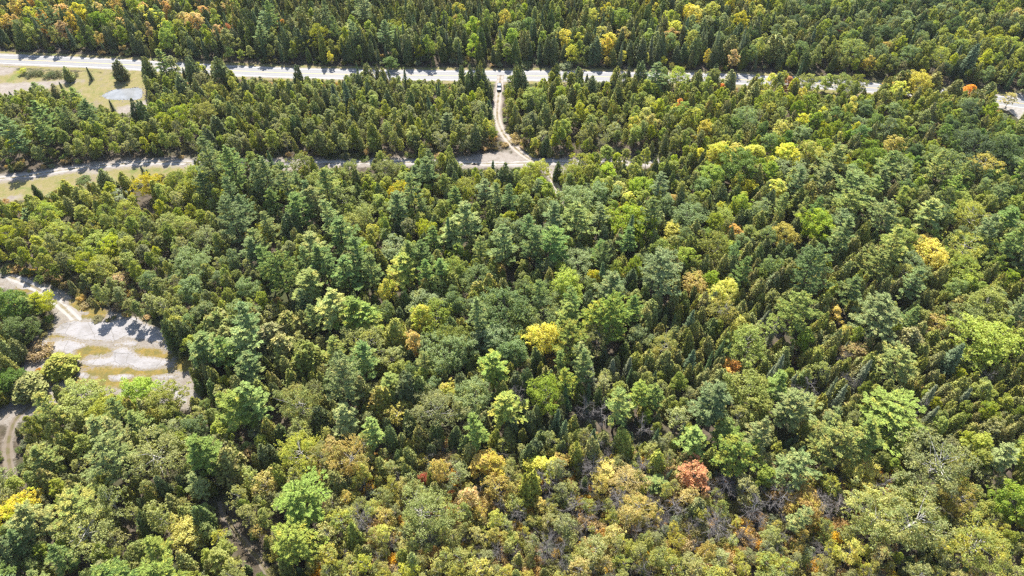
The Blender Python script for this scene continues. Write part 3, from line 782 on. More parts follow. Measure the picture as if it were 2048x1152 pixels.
# ------------------------------------------------------------------ the car on the track
def paint_mat(name, col, rough, metal=0.0, coat=0.0, spec=0.5):
    m, nt = new_mat(name)
    p = finish(nt, col, rough, spec=spec)
    p.inputs['Metallic'].default_value = metal
    p.inputs['Coat Weight'].default_value = coat
    return m
C_BODY, C_GLASS, C_BLACK = paint_mat('dark slate blue car paint', (0.075, 0.095, 0.125), 0.45, 0.1, 0.2), paint_mat('tinted car glass', (0.06, 0.085, 0.105), 0.06, 0.0, 0, 0.8), paint_mat('black rubber', (0.02, 0.02, 0.02), 0.8)
C_RIM, C_LAMP, C_RED = paint_mat('alloy wheel', (0.5, 0.5, 0.52), 0.3, 0.9), paint_mat('headlamp lens', (0.75, 0.78, 0.8), 0.1), paint_mat('tail lamp lens', (0.35, 0.02, 0.02), 0.2)
def build_car():
    root = link(bpy.data.objects.new('car', None))
    tag(root, 'dark blue-grey sport utility car stopped on the gravel track below the road', 'car')
    def part(name, V, F, mat, parent=root, bevel=0.0, sub=0):
        me = mesh_from(name, V, F)
        me.materials.append(mat)
        o = link(bpy.data.objects.new(name, me)); o.parent = parent
        for pl in me.polygons: pl.use_smooth = sub > 0
        if bevel:
            b_ = o.modifiers.new('edge', 'BEVEL'); b_.width = bevel; b_.segments = 2; b_.limit_method = 'ANGLE'
        if sub:
            s_ = o.modifiers.new('sub', 'SUBSURF'); s_.levels = s_.render_levels = sub
        return o
    def loft(sections):
        """sections: (x, half width bottom, half width top, z bottom, z top) along the car"""
        V, F = [], []
        for x, wb, wt, zb, zt in sections:
            zm = (zb + zt) * 0.5
            V += [(x, -wb, zb), (x, -wb * 1.0, zm), (x, -wt, zt), (x, wt, zt), (x, wb, zm), (x, wb, zb)]
        for i in range(len(sections) - 1):
            for j in range(6):
                a, b_ = i * 6 + j, i * 6 + (j + 1) % 6
                F.append((a, b_, b_ + 6, a + 6))
        F.append(tuple(range(5, -1, -1))); k = (len(sections) - 1) * 6
        F.append(tuple(range(k, k + 6)))
        return V, F
    # lower body: nose at +x
    part('body', *loft([(-2.30, 0.80, 0.76, 0.42, 0.95), (-2.22, 0.90, 0.84, 0.34, 1.06), (-1.3, 0.94, 0.88, 0.28, 1.10), (0.4, 0.94, 0.88, 0.28, 1.08), (1.0, 0.94, 0.86, 0.28, 1.04), (1.9, 0.92, 0.82, 0.30, 0.94), (2.22, 0.84, 0.72, 0.36, 0.84), (2.32, 0.72, 0.62, 0.44, 0.74)]), C_BODY, bevel=0.06)
    part('cabin', *loft([(-2.12, 0.82, 0.66, 1.03, 1.30), (-1.75, 0.84, 0.66, 1.05, 1.64), (-0.6, 0.84, 0.66, 1.05, 1.72), (0.25, 0.84, 0.66, 1.05, 1.68), (0.95, 0.82, 0.70, 1.02, 1.12)]), C_BODY, bevel=0.05)
    part('windshield', [(0.985, -0.70, 1.10), (0.985, 0.70, 1.10), (0.36, 0.60, 1.655), (0.36, -0.60, 1.655), (1.01, -0.70, 1.12), (1.01, 0.70, 1.12), (0.385, 0.60, 1.675), (0.385, -0.60, 1.675)],
         [(4, 5, 6, 7), (0, 3, 2, 1), (0, 1, 5, 4), (1, 2, 6, 5), (2, 3, 7, 6), (3, 0, 4, 7)], C_GLASS)
    part('rear_window', [(-2.15, -0.62, 1.12), (-2.15, 0.62, 1.12), (-1.83, 0.56, 1.60), (-1.83, -0.56, 1.60), (-2.18, -0.62, 1.13), (-2.18, 0.62, 1.13), (-1.86, 0.56, 1.62), (-1.86, -0.56, 1.62)],
         [(7, 6, 5, 4), (0, 1, 2, 3), (0, 4, 5, 1), (1, 5, 6, 2), (2, 6, 7, 3), (3, 7, 4, 0)], C_GLASS)
    for s in (-1, 1):
        for x0, x1 in ((-1.7, -0.62), (-0.52, 0.42)):
            q = [(x0, s * 0.862, 1.14), (x1 + 0.28 * (x1 > 0), s * 0.862, 1.14), (x1, s * 0.735, 1.56), (x0 + 0.05, s * 0.735, 1.56)]
            V = q + [(a, b_ + s * 0.012, c_ + 0.004) for a, b_, c_ in q]
            part('side_window', V, [(4, 5, 6, 7), (0, 1, 5, 4), (1, 2, 6, 5), (2, 3, 7, 6), (3, 0, 4, 7)], C_GLASS)
        V, F = loft([(0.62, 0.06, 0.05, 1.08, 1.24), (0.74, 0.09, 0.08, 1.06, 1.25), (0.82, 0.05, 0.04, 1.09, 1.22)])
        part('mirror', [(a, b_ * 1.4 + s * 1.02, c_) for a, b_, c_ in V], F, C_BODY)
        part('headlight', [(2.0, s * 0.86, 0.72), (2.0, s * 0.83, 0.88), (2.26, s * 0.62, 0.84), (2.335, s * 0.56, 0.70), (2.335, s * 0.62, 0.64), (2.22, s * 0.86, 0.66)], [(0, 1, 2, 3, 4, 5)], C_LAMP)
        part('tail_light', [(-2.26, s * 0.86, 0.75), (-2.24, s * 0.83, 1.02), (-2.33, s * 0.62, 1.0), (-2.335, s * 0.62, 0.76)], [(0, 1, 2, 3)], C_RED)
        for x in (-1.42, 1.45):
            n = 16
            V = [(x + 0.36 * math.cos(2 * PI * j / n), s * y, 0.36 + 0.36 * math.sin(2 * PI * j / n)) for y in (0.72, 0.96) for j in range(n)]
            F = [(j, (j + 1) % n, n + (j + 1) % n, n + j) for j in range(n)] + [tuple(range(n)), tuple(range(n, 2 * n))]
            w = part('wheel', V, F, C_BLACK, bevel=0.03)
            V = [(x + 0.23 * math.cos(2 * PI * j / n), s * y, 0.36 + 0.23 * math.sin(2 * PI * j / n)) for y in (0.955, 0.975) for j in range(n)]
            part('rim', V, F, C_RIM, w)
    V, F = loft([(2.25, 0.70, 0.70, 0.42, 0.62), (2.40, 0.62, 0.60, 0.44, 0.60)])
    part('bumper', V, F, C_BLACK, bevel=0.03)
    V, F = loft([(2.27, 0.46, 0.46, 0.64, 0.76), (2.345, 0.44, 0.42, 0.645, 0.75)])
    part('grille', V, F, C_BLACK)
    p = at(998.5, 177.5)
    root.location = (p[0], p[1], 0.026)
    root.rotation_euler.z = -PI / 2 - R(1.5)
build_car()

# ------------------------------------------------------------------ thin summer haze: one closed box of even air round camera and scene
HAZE = 0.00005
def build_haze():
    a, b_, y0, y1, z0, z1 = -5200, 5200, -5200, 5200, -1.0, CAM_H + 6
    V = [(x, y, z) for z in (z0, z1) for x, y in ((a, y0), (b_, y0), (b_, y1), (a, y1))]
    F = [(3, 2, 1, 0), (4, 5, 6, 7), (0, 1, 5, 4), (1, 2, 6, 5), (2, 3, 7, 6), (3, 0, 4, 7)]
    m, nt = new_mat('thin haze')
    v = nt.nodes.new('ShaderNodeVolumePrincipled')
    v.inputs['Color'].default_value = (0.90, 0.94, 1.0, 1)
    v.inputs['Density'].default_value = HAZE
    v.inputs['Anisotropy'].default_value = 0.2
    o = nt.nodes.new('ShaderNodeOutputMaterial')
    nt.links.new(v.outputs[0], o.inputs['Volume'])
    me = mesh_from('haze', V, F)
    me.materials.append(m)
    o = link(bpy.data.objects.new('haze', me))
    o['kind'] = 'stuff'
if HAZE: build_haze()
# kind+tone, crown top in the photo (x, y), height m, crown width m, optional (label, short phrase used to describe neighbours)
SPECIAL = [
 # beyond the road
 ('m5',115,8,12,8,'tan-pink maple with rusty leaves in the woods beyond the road, above the pond','tan-pink maple beyond the pond'),('m5',188,6,12,7),('m1',52,12,12,6.5),('m2',78,20,11,6),('m0',192,25,13,8),('c1',150,28,15,4.2),('c1',247,20,14,4),('c1',270,30,14,4),('m1',302,20,12,7.5),('m1',326,38,11,6),
 ('m5',385,25,12,8,'tan orange maple towering over dark cedars beyond the road','tan orange maple beyond the road'),('m3',452,46,10,5),('m5',430,50,10,6),('m1',415,57,8,3.5),('m5',405,12,10,6),('m1',150,60,7,2.8),('m0',184,62,7,3),('a0',352,88,7,3.5),('a0',455,94,7,4.5),('a0',480,99,6,3),('a0',320,88,6,3),('b2',375,97,6,4.5),('c1',495,40,14,5),('p0',528,22,16,8),('p0',520,48,15,7),
 ('m3',562,38,9,4.5),('a0',632,50,13,10),('a0',737,42,12,6),('a0',785,40,11,7),('s0',762,46,13,3),('s0',719,55,14,3),('m2',912,28,9,4.5),('m1',914,6,9,6),('m0',880,55,10,5),('s1',892,62,12,3.5),('s1',912,62,12,3),('c1',928,58,12,4),('p1',700,40,12,6.5),('m6',780,113,6,6,'bushy green sapling leaning out over the road edge','bushy sapling at the road edge'),('m1',658,103,7,3),('a0',581,99,6,4),
 ('c2',1050,62,13,6),('m1',1157,66,10,5.5),('c1',1195,74,12,6.5),('m2',1217,75,11,6),('m1',1208,53,10,8),('m2',1250,55,11,7),('m5',1345,57,10,6.5),('c1',1285,78,12,6),('c1',1325,65,14,5),('c1',1396,70,14,6),('s1',1440,55,16,3.6),('s1',1494,52,17,4),('c2',1466,72,13,8),
 ('m2',1214,113,5,3),('m1',1248,101,6.5,3.5),('m1',1284,106,6,2.8),('m1',1295,106,6,2.8),('m1',1329,112,5,3.5),('m2',1417,98,9,2.8),('m5',1471,100,10,5.5),('m1',1381,6,12,7,'yellow maple high among dark cedars of the far woods','yellow maple in the far woods'),('m1',1425,5,12,7),('m1',1522,10,10,6),
 ('c2',1560,70,13,9.5,'broad brown-tinged cedar at the road edge of the far woods','broad brown cedar across the road'),('m3',1684,45,7,4.5,'small orange-red maple in the green far woods','small orange maple in the far woods'),('o0',1712,80,12,13),('m2',1742,112,9,5.5),('m5',1781,82,9,5.5),('m5',1850,17,8,5),('m2',2042,20,10,9),('m0',2006,20,9,6),('s0',1957,88,15,8),('s1',1925,90,13,5),('b0',1886,95,11,10),('a0',1890,58,9,7),('a0',1960,63,9,8),('a0',2003,70,10,9),('a0',2034,75,10,8),('o0',1818,25,11,9),('o0',1832,94,12,9),
 # between the road and the cross track
 ('c2',231,121,9,6.2,'lone rounded brown-tinged cedar standing on the grass beside the road','lone rounded cedar by the road'),('s0',172,134,6,2.4,'small thin spruce alone on the grass between road and pond'),('c0',128,133,6.5,4.6,'pointed leaning cedar rising out of the low dark junipers'),('p0',66,166,6,4.5),('c0',103,168,8,4.5),('s0',118,164,7,2.5),('s0',18,183,4.5,2.2),('c1',95,188,7,4),('p0',140,178,9,5),
 ('c1',287,114,13.5,6.2),('p1',314,101,16,7.5),('a2',341,114,12,6),('c1',374,115,14,7),('c1',430,116,15,8.5),('c1',355,150,12,7),('b2',395,145,10,6),('m5',436,157,8,4.5),('a0',420,165,9,7),('s0',217,200,5,2.2),('c1',260,199,14,5),('c1',276,201,13.5,5.2),('c1',292,224,12,5.5),('a0',352,214,11,9),('a0',322,226,10,8),('a0',405,208,11,9),('a0',432,199,9,6),('c1',426,232,12,6.5),('c1',456,204,11,5.5),('m0',100,254,9,5),('c1',470,215,11,6),('p1',145,176,10,5),
 ('c1',925,133,14,4.2),('c1',941,131,15,4.2),('c1',955,130,15,4.2),('c1',968,138,13,4.2),('c1',978,158,10,4.2),('c1',934,150,13,4.5),('c1',950,150,12,4.5),('a1',957,169,8,4),('p0',895,229,10,7.5,'fresh blue-green young pine beside the curve of the sandy track','young pine by the track curve'),('s0',664,168,13,5.2),('s0',689,165,13,5.2),('c1',815,178,13,5.5),('c1',775,181,12,5.5),('c0',885,177,11,3.6),('s0',978,201,9,4.4),('m1',970,212,4.5,2.4),('m1',976,243,4.5,4),('m1',880,269,6,3.5),('d0',752,180,15,1.6),('c1',591,131,10,4),
 ('c2',1034,134,13,5.5),('c1',1048,141,12,4.5),('c1',1285,124,15,6.2),('p0',1315,130,16,9,'large blue-green pine filling the gap in front of the road','large pine in front of the road'),('d0',1258,129,13,1.5),('c0',1235,134,11,5.5),('c1',1186,152,12,6.5),('c1',1158,134,8,4.5),('a1',1068,177,12,11,'broad rounded light green aspen beside the upper track','broad rounded aspen beside the track'),('m3',1362,197,8,4.5,'small bright orange-red maple among pale aspens below the road','orange-red maple below the road'),('m3',1446,168,7,4.5),('a0',1360,137,10,9),('c0',1400,141,11,5.5),('c2',1465,141,12,6.5),('c0',1512,164,11,6.5),('m1',1230,246,6,4),('o0',1495,219,11,11),('a0',1305,195,9,7),('c0',1195,190,5,3),
 ('m1',1845,149,11,12.5,'rounded bright yellow maple standing against the paved road','bright yellow maple at the road'),('c2',1816,141,11,8),('c2',1880,144,11,8.5),('m2',1785,164,7,5.5),('m3',1946,170,7,5.5),('c2',1985,164,10,6.5),('c2',1965,185,9,7),('c2',1918,160,10,7),('b1',2026,188,6.5,6.5,'ochre feathery young birch alone against the paved road','ochre birch against the road'),('s0',1607,121,12,3.2),('a1',1621,150,9,9),('a0',1690,150,9,9),('a1',1725,151,10,7),('m3',1580,154,8,5.5),('m1',1666,190,5.5,4.5),('a0',1660,150,8,6),('a0',1570,142,9,5),
 # mid left
 ('c0',125,361,9,6.5,'full green cedar standing in the grassy clearing below the cross track','full cedar in the grassy clearing'),('c0',152,374,9,6.5),('c1',63,370,6.5,3),('a3',286,350,10,9.5,'rounded golden olive aspen standing alone beside the bare trail','golden olive aspen by the bare trail'),('c0',200,339,8,5.5),('c0',240,344,7,4.5),('s0',280,332,5,2.4),('s0',293,340,6,2.8),('s0',308,356,5,2.4),
 ('a0',350,344,10,8),('a0',385,334,10,9),('a0',415,346,10,9),('a0',365,362,9,8),('p0',404,277,25,8,'tall wind-blown pine with open branches crossing the cross track','tall open pine on the cross track'),('p0',453,299,23,8),('p0',520,322,21,7.5),('p0',503,330,20,6.5),('p0',557,328,21,7.5),('s0',534,302,9,3.2),('p0',450,402,21,10.5,'large dark pine standing proud above the aspens of the left woods','large dark pine above the aspens'),
 ('a0',85,408,9,9),('a0',157,414,8,6),('a0',202,413,9,8),('a0',107,448,9,10),('a0',8,458,9,9),('o0',372,512,10,14),('m5',231,549,6,5.5),('p0',45,420,8,5),('a1',245,410,9,9),('a1',190,470,9,11),('a1',330,430,8,8),('a1',360,440,9,9),('a0',215,475,9,8),('a0',165,512,10,9),('a0',195,520,10,9),('m5',232,552,6,6),('a2',405,460,9,9),
 ('a1',602,309,10,9),('a1',642,345,11,13),('a1',690,379,11,12,'broad olive aspen with a domed crown in the middle woods','domed olive aspen'),('a1',696,329,9,9),('a1',770,324,10,9.5),('a3',800,364,11,8),('c1',803,385,11,8),('a1',850,379,10,6),('a0',930,359,11,9),('c1',1010,328,14,7),('s0',985,321,9,3),('p0',972,362,14,8),('p0',585,390,18,9),('p0',670,440,18,10),('c1',570,430,14,7),('m1',745,449,8,4.5),('a0',740,457,9,5),('m0',725,488,9,7.5),('a0',850,444,10,7),('s0',894,438,17,4),('p1',905,440,15,10),('p0',955,475,14,5.5),('o0',792,483,8,10),('p1',800,513,16,10),('p0',878,520,15,6.5),('m0',905,519,12,9,'lime green leafy maple squeezed beside a dark pine spire','lime maple beside the dark spire'),('o0',950,540,10,12),('p0',550,518,18,12),('p1',610,543,16,10),('a1',700,430,10,9),('a1',775,410,9,7),('a1',725,415,10,9),('c0',690,505,13,8),
 # mid centre and right
 ('a0',1060,329,10,8),('a0',1081,324,10,8),('c1',1117,324,8,3.6,'small dark cone-shaped cedar alone in the bare wedge by the junction','cone cedar at the track junction'),('a0',1165,311,11,9,'bright yellow-green aspen at the end of the cross track','bright aspen at the track end'),('a0',1145,331,10,8),('o0',1155,377,12,15,'wide blue-green ash crown just below the small sandy track','wide blue-green ash below the track'),('o0',1206,369,11,10),('m0',1216,332,9,8),('m1',1240,366,8,7),('m1',1262,384,7,5),('m0',1286,359,10,10),('p0',1322,348,15,7),('p1',1150,413,16,13),('m0',1262,420,13,15,'big lime maple with a golden top and a dark spruce before it','big lime maple with golden top'),('m1',1285,422,11,7),('s0',1265,428,16,4.5),('m1',1345,449,8,7),('m2',1345,391,7,5.5),('o0',1376,416,10,15),('a1',1386,393,9,8),('c0',1297,394,10,3.4),
 ('m1',1445,286,12,9,'golden yellow maple, leftmost of the bright row above the right woods','golden maple row'),('m1',1432,292,10,7),('m1',1478,290,11,8),('m1',1405,296,8,5),('m1',1513,293,10,8),('m6',1482,302,15,14,'dark green rounded tree standing in front of the golden maples','dark green tree before the golden maples'),('m0',1430,335,10,10),('m1',1500,360,9,6),('m0',1502,452,8,7),('m2',1475,455,8,7),('a1',1440,468,13,10),('o0',1160,510,9,14),('p0',1105,458,18,10),('p0',1070,459,17,8),('m0',1137,553,13,10.5,'round lime yellow maple glowing among dark cedars in the middle','round lime maple in the middle'),('m1',1194,543,10,5),('s0',1209,526,14,4.2),('p0',1322,508,19,14),('c0',1245,514,10,5.5),('m2',1395,554,9,9),('m1',1456,563,12,9.5),('c0',1380,473,11,5.5),('m2',1235,406,6,4),('m0',1450,422,9,9),('p0',1205,485,14,6),
 ('m1',1580,288,12,8.5),('m1',1627,286,13,9.5),('o0',1590,324,9,15),('p1',1680,293,17,13,'layered light pine to the side of the last golden maple','layered pine by the golden maples'),('m0',1760,299,11,9),('p1',1712,350,16,16),('p1',1705,385,15,12),('o0',1902,304,13,13),('b1',1978,312,11,12),('o1',1962,270,13,15),('o1',2015,280,13,14),('m0',1546,325,10,7),('m1',1560,364,10,8),('c2',1625,364,12,6),('c1',1605,378,12,7),('a3',1572,453,10,9),('m0',1640,424,13,12),('p0',1690,430,13,11),('p1',1870,404,16,10),('p1',1780,408,15,12),('b0',1955,408,12,14),('m0',1930,384,9,8),('m0',1812,463,11,11),('m2',1856,474,8,7),('m1',1876,493,11,12,'rounded yellow maple in the right woods with green lower leaves','rounded yellow maple in the right woods'),('p1',1766,504,14,12),('a0',1812,530,10,9),('m0',1935,522,10,13),('b0',1940,472,11,13),('p0',1632,503,21,12),('m1',1727,452,5,4),('d0',1803,492,8,4),('p0',2030,420,15,9),
 # rock clearing and left
 ('m6',12,588,12,10),('p1',42,598,10,7),('a0',72,588,9,8),('m6',30,640,10,9),('c0',108,713,6,9,'spreading green bush at the edge of the limestone clearing','spreading bush at the limestone edge'),('h1',72,695,3,7),('m6',14,748,7,9),('c0',42,760,6.5,9),('c0',345,634,8.5,7,'yellow-green cedar at the right edge of the limestone clearing','yellow-green cedar by the limestone'),('j0',358,702,2.2,4.2),('p0',402,672,14,10,'full blue-green pine at the corner of the limestone clearing','blue-green pine at the limestone corner'),('p1',481,663,16,10,'pine with yellowing upper branches beside the limestone clearing','yellowing pine'),('m0',266,769,10,10),('a1',150,785,10,14),('a1',200,806,10,11),('a1',322,788,10,11),('p1',458,788,18,9),('s0',475,779,18,5),('p1',492,770,19,9),('c0',430,625,12,10),('c0',445,655,12,9),('h4',235,383,2.6,7),('h4',215,388,2.2,6),('h4',252,392,2.2,5),
 # centre
 ('p1',662,588,17,10),('p1',700,600,16,10),('p1',728,618,15,9),('c0',566,628,12,9),('c0',536,650,13,11),('c0',557,672,13,10),('p1',676,725,22,11,'tall light green pine with a bare lower trunk in the centre woods','tall light pine with bare trunk'),('c0',721,755,14,5.5),('m1',768,560,13,6,'tall narrow pale yellow maple among dark conifers','tall narrow yellow maple'),('m1',842,613,13,7),('a1',870,609,12,12),('m2',826,668,11,6,'golden orange maple spire in the centre woods','golden orange maple spire'),('o0',890,684,13,14,'silvery blue-green ash with a heavy round crown','silvery round ash'),('o0',850,588,10,10),('o0',1008,588,14,16,'wide blue-green ash, largest round crown in the middle','largest blue-green ash'),('o0',1090,611,10,13),('b2',730,664,12,14),('c0',786,638,14,8),('c1',815,748,15,8),('c1',838,752,14,7),('c0',752,775,14,7),('p1',985,714,15,9),('a1',901,655,13,8),('m1',890,769,9,6),('b0',592,790,12,12),('b1',790,815,10,8),('b2',870,798,13,13),('o0',950,779,11,12),('c0',608,688,13,10),
 ('m1',1092,650,13,10,'bright yellow maple with a pointed crown beside the blue-green ash','bright yellow pointed maple'),('p1',1140,654,17,11),('p1',1200,608,16,11),('p1',1226,602,20,12),('b2',1202,650,12,11),('c0',1268,600,10,6),('c0',1303,598,10,6),('s0',1385,620,13,4,'distinct dark spruce spire rising from olive cedars','distinct spruce spire'),('s0',1387,700,11,4.2),('s1',1227,718,9,3.2),('s1',1260,716,9,3.2),('s1',1184,735,10,4),('b1',1452,604,11,10),('m1',1485,638,8,5.5),('a1',1502,660,13,13),('m3',1470,724,6,5.5),('b0',1332,674,11,9),('d0',1211,815,10,8,'white-grey leafless tree with spreading limbs in the lower middle','white-grey leafless tree'),('p1',1240,780,19,7),('p0',1430,778,19,10),('a1',1500,764,12,14),('a1',1093,765,14,10),('d0',1165,810,9,6),('d0',1290,840,9,7),('d0',1040,770,9,6),('p1',1010,790,15,9,'light pine with a dark spire in front in the lower middle','light pine with dark spire'),
 ('d1',1560,638,10,8.5,'pinkish grey leafless tree with a dense round crown of twigs','pinkish leafless round tree'),('p1',1602,590,18,13),('p1',1767,598,17,15,'broad light green pine, widest in the right woods','broad light pine'),('p1',1818,709,15,12,'bright lone pine above brown cedars on the right slope','bright lone pine among cedars'),('a0',1985,590,13,13),('m0',2000,660,14,18,'very wide lime green maple at the right edge of the photo','very wide lime maple'),('a1',1950,618,11,12),('c2',1830,658,11,9.5),('s0',1925,690,14,7),('d0',1622,766,10,9,'white forked leafless tree above a light green crown','white forked leafless tree'),('p1',1590,794,14,12),('p1',1790,808,13,18,'very wide light pine crown in the lower right woods','very wide light pine'),('m2',1881,634,8,7),('m2',1676,616,7,5),('m1',1700,653,5.5,5),('m5',1720,694,7,7),('s1',1570,710,11,3.4),('s1',1694,770,13,3.4),('s1',1745,720,14,3.8),('s1',1945,778,11,3.4),('s1',1878,812,11,3.4),('s1',1875,772,11,3.4),('d0',1975,742,7,5),('d0',1855,800,9,4),
 # bottom
 ('m1',24,1003,10,10,'lime yellow maple at the left edge of the photo','lime yellow maple on the left edge'),('m1',361,1047,8,9,'low bright yellow maple among grey-green birches','low bright yellow maple'),('p1',205,878,18,12),('b2',200,983,15,6,'white-trunked birch leaning over the lower left woods','white-trunked leaning birch'),('b2',312,1018,13,7),('b2',290,893,14,14),('p1',130,998,14,13),('b2',152,1050,13,13),('p1',392,878,19,9),('c0',446,903,14,8),('m5',492,900,7,4),('b0',592,888,12,12),('b0',636,898,11,9),('m2',661,886,11,6.5),('b1',696,899,12,11),('p1',590,984,16,13,'light feathery pine above the watery lower thicket','light pine above the thicket'),('m4',846,952,4.5,3.0,'small crimson maple glowing in the lower thicket','small crimson maple'),('m4',740,866,4,2.6),('m2',875,923,12,4.5),('m3',901,984,3,2.2),('m5',935,983,10,5),('m2',968,914,9,8),('m1',990,918,9,6),('m1',722,928,10,4),('b2',842,1008,12,14),('p1',576,1068,14,11),
 ('m1',1080,923,8,8.5,'golden yellow maple over grey twigs in the lower middle','golden maple over grey twigs'),('m2',1121,911,7,4.5),('m1',1212,936,7,6.5),('b1',1256,944,7,9),('m3',1395,935,10,8,'bright orange maple among grey leafless trees','bright orange maple'),('p1',1476,888,15,12),('b1',1281,1003,8,9),('d0',1092,958,8,7),('d0',1190,928,8,6),('d0',1290,920,8,6),('d0',1345,1000,9,8),('d0',1458,958,8,6),('d0',1505,1010,8,8),('p1',1318,960,6,6),('c0',1400,998,8,4.5),('p1',1396,862,13,7),('d0',1560,985,9,9),('d0',1660,1000,8,8),('d0',1720,1000,9,9),('d0',1780,960,10,8),('d0',1440,1040,8,8),('d0',1150,1000,8,7),('d0',1240,985,8,7),
 ('m1',1730,940,8,10,'birch-like maple with a bright yellow top in the lower right','maple with bright yellow top'),('m2',1620,998,9,9.5),('d1',1680,1000,9,7),('b2',1900,903,16,18,'huge tan-tinted grey-green birch in the lower right','huge tan-tinted birch'),('p1',1682,868,16,14),('p1',1602,918,14,11),('b0',1770,1018,13,15),('b0',1852,1023,15,18),('m0',2046,985,11,9),('b0',1975,1070,13,14),('b1',1930,985,10,10),
]
# what grows where: rows of the photo (upper limit y) x eight columns 256 px wide; tokens are drawn evenly
ROWS = [(60, ['m5 m2 m1 c1 c0 s0 o0 m0 c1', 'c1 c0 m5 a1 s0 m0 c1', 's0 c2 c1 c0 a2 p0 c2', 'c2 c1 s0 c0 a1 c2', 'c0 c1 s0 a1 a2 m0 c2', 'a1 m0 c1 c0 s0 m1 a2', 'o1 o0 a1 c1 a2 s0', 'o0 o1 a1 c1 a2 a0']),
 (128, ['c1 c1 p0 m0 c1 a1 s0', 'c1 c1 m0 a0 s0 a1 c1', 'a0 a1 c1 s0 a2 p0 c1', 'a0 c1 c1 m0 a1 s1 c1', 'c1 a1 m1 c1 o0 c2 c1 m0', 'c1 c2 c1 s1 a1 o0 c1', 'o0 a2 c1 a1 o1 c2', 'a0 a1 s0 o1 c2 a0']),
 (232, ['a2 a1 a1', 'c1 a1 a2 b2 c0 a0 a1', 'c0 a1 a2 a1 a2 c1 a0', 'a1 a0 a1 a2 c0 a2 s0', 'c1 c0 a1 a0 a1 a2', 'c0 a1 a0 a0 a1 m0 c0', 'a1 a0 c2 b2 m1 a1 a0', 'a1 a0 c2 o0 a1 c0 a0']),
 (330, ['a1 a2 a1 p0 b2 a1 a0', 'a1 a0 a1 c1 a1 b2', 'a2 a1 a1 b2 a2 c0', 'a1 a2 c1 a1 b2 a0 a2', 'a0 a1 a2 b2 a1 a0', 'a1 a0 m1 m0 c0 a2 a0', 'm0 m1 m6 a0 o0 c2 m0 a1', 'm6 o1 a1 o0 m0 c0']),
 (430, ['c0 h0 h1', 'a0 a0 a0 c0 p0 a1', 'a1 a0 p0 a1 c1', 'a0 a1 c1 p0 a1', 'o0 m0 a1 a0 a1 c1', 'm0 m1 a1 c1 o0 a0 c1', 'm0 c2 o0 p0 p1 c2 a1', 'p1 o0 a1 o1 m6 a2']),
 (540, ['a0 a0 a1 a2 b0 a1', 'a1 a2 b2 a1 a2', 'p0 a1 a2 c0 p1', 'p0 a1 o0 c1 a0 a1', 'p0 o0 p0 c0 m0 c1', 'm0 c1 c0 o0 a1 c2', 'c2 c0 c1 p0 a1 a0', 'o0 p1 p0 a1 m0 o0 c2']),
 (650, ['a1 a2 h0 h1', 'a1 a2 o0 b2 a1 p0', 'p0 p0 c1 c0', 'p0 o0 p1 c1 c0', 'o0 p0 c1 a1 c0', 'c0 c0 p0 c1 c0 c2', 'c0 c2 c0 p0 c0 c2 a1 c0', 'o0 a1 c0 p1 c2']),
 (760, ['c0 a0 h0', 'c0 c0 p0 c1 c0', 'c0 p0 p1 c1 b2', 'a1 o0 p1 c1 c0', 'p1 p0 c0 b2 c1', 'c0 c0 c2 s0 c0 c2 c0 a1', 'c0 c2 c0 s1 c0 c2 d0 c0 a1', 'c0 c2 a0 c0 c2 c0']),
 (870, ['a1 a1 p1 c0', 'a1 p1 b2 c1 o0', 'c0 c1 p1 b2 b2', 'c1 c0 b2 o0 p1', 'p1 b2 b2 s0 c0 c1', 'c0 b2 p1 a1 c0 a1', 'c0 c2 s1 c0 c2 c0 a1 b2', 'c0 c2 a1 c0 a0 c0']),
 (960, ['a1 p1 p0 c0 b2', 'p1 p0 c0 a1 b2 c1', 'c1 b0 c0 b2 c1', 'c1 c0 b0 b2 d0', 'c1 b2 b2 c0 d0', 'b2 b2 c1 s0 a1 c0', 'p1 a1 p1 c0', 'p1 a1 a0 b2']),
 (1060, ['b2 p1 a1 c0', 'p1 b2 c0 a1 c1', 'b0 b0 b1 p1 b2', 'b0 b0 d0 b2 b0 b1', 'd0 b0 d0 b1 d0 b2', 'd0 b1 b2 d0 d0 b0', 'b2 b0 d0 b2 p1 d0', 'b2 b0 a1 b1 b0']),
 (9999, ['b2 p1 a1 p0', 'p1 c0 b2 a1', 'b2 c0 b0 b0', 'b0 b0 b2 b0 c0', 'b0 b0 b1 b2 d0', 'b0 b2 b1 d0 b0', 'b0 b0 b1 d0 b2', 'b0 b0 b2 b1'])]
ROWS = [(y, [c.split() for c in cs]) for y, cs in ROWS]
HW = {'c': (6.5, 12.5, 0.38), 'p': (13, 20, 0.42), 's': (7, 12, 0.26), 'a': (7.5, 11.5, 0.42), 'm': (7.5, 12, 0.52), 'o': (8, 12, 0.60), 'b': (6, 10.5, 0.52), 'd': (5, 9.5, 0.55), 'h': (1.2, 2.8, 1.2)}

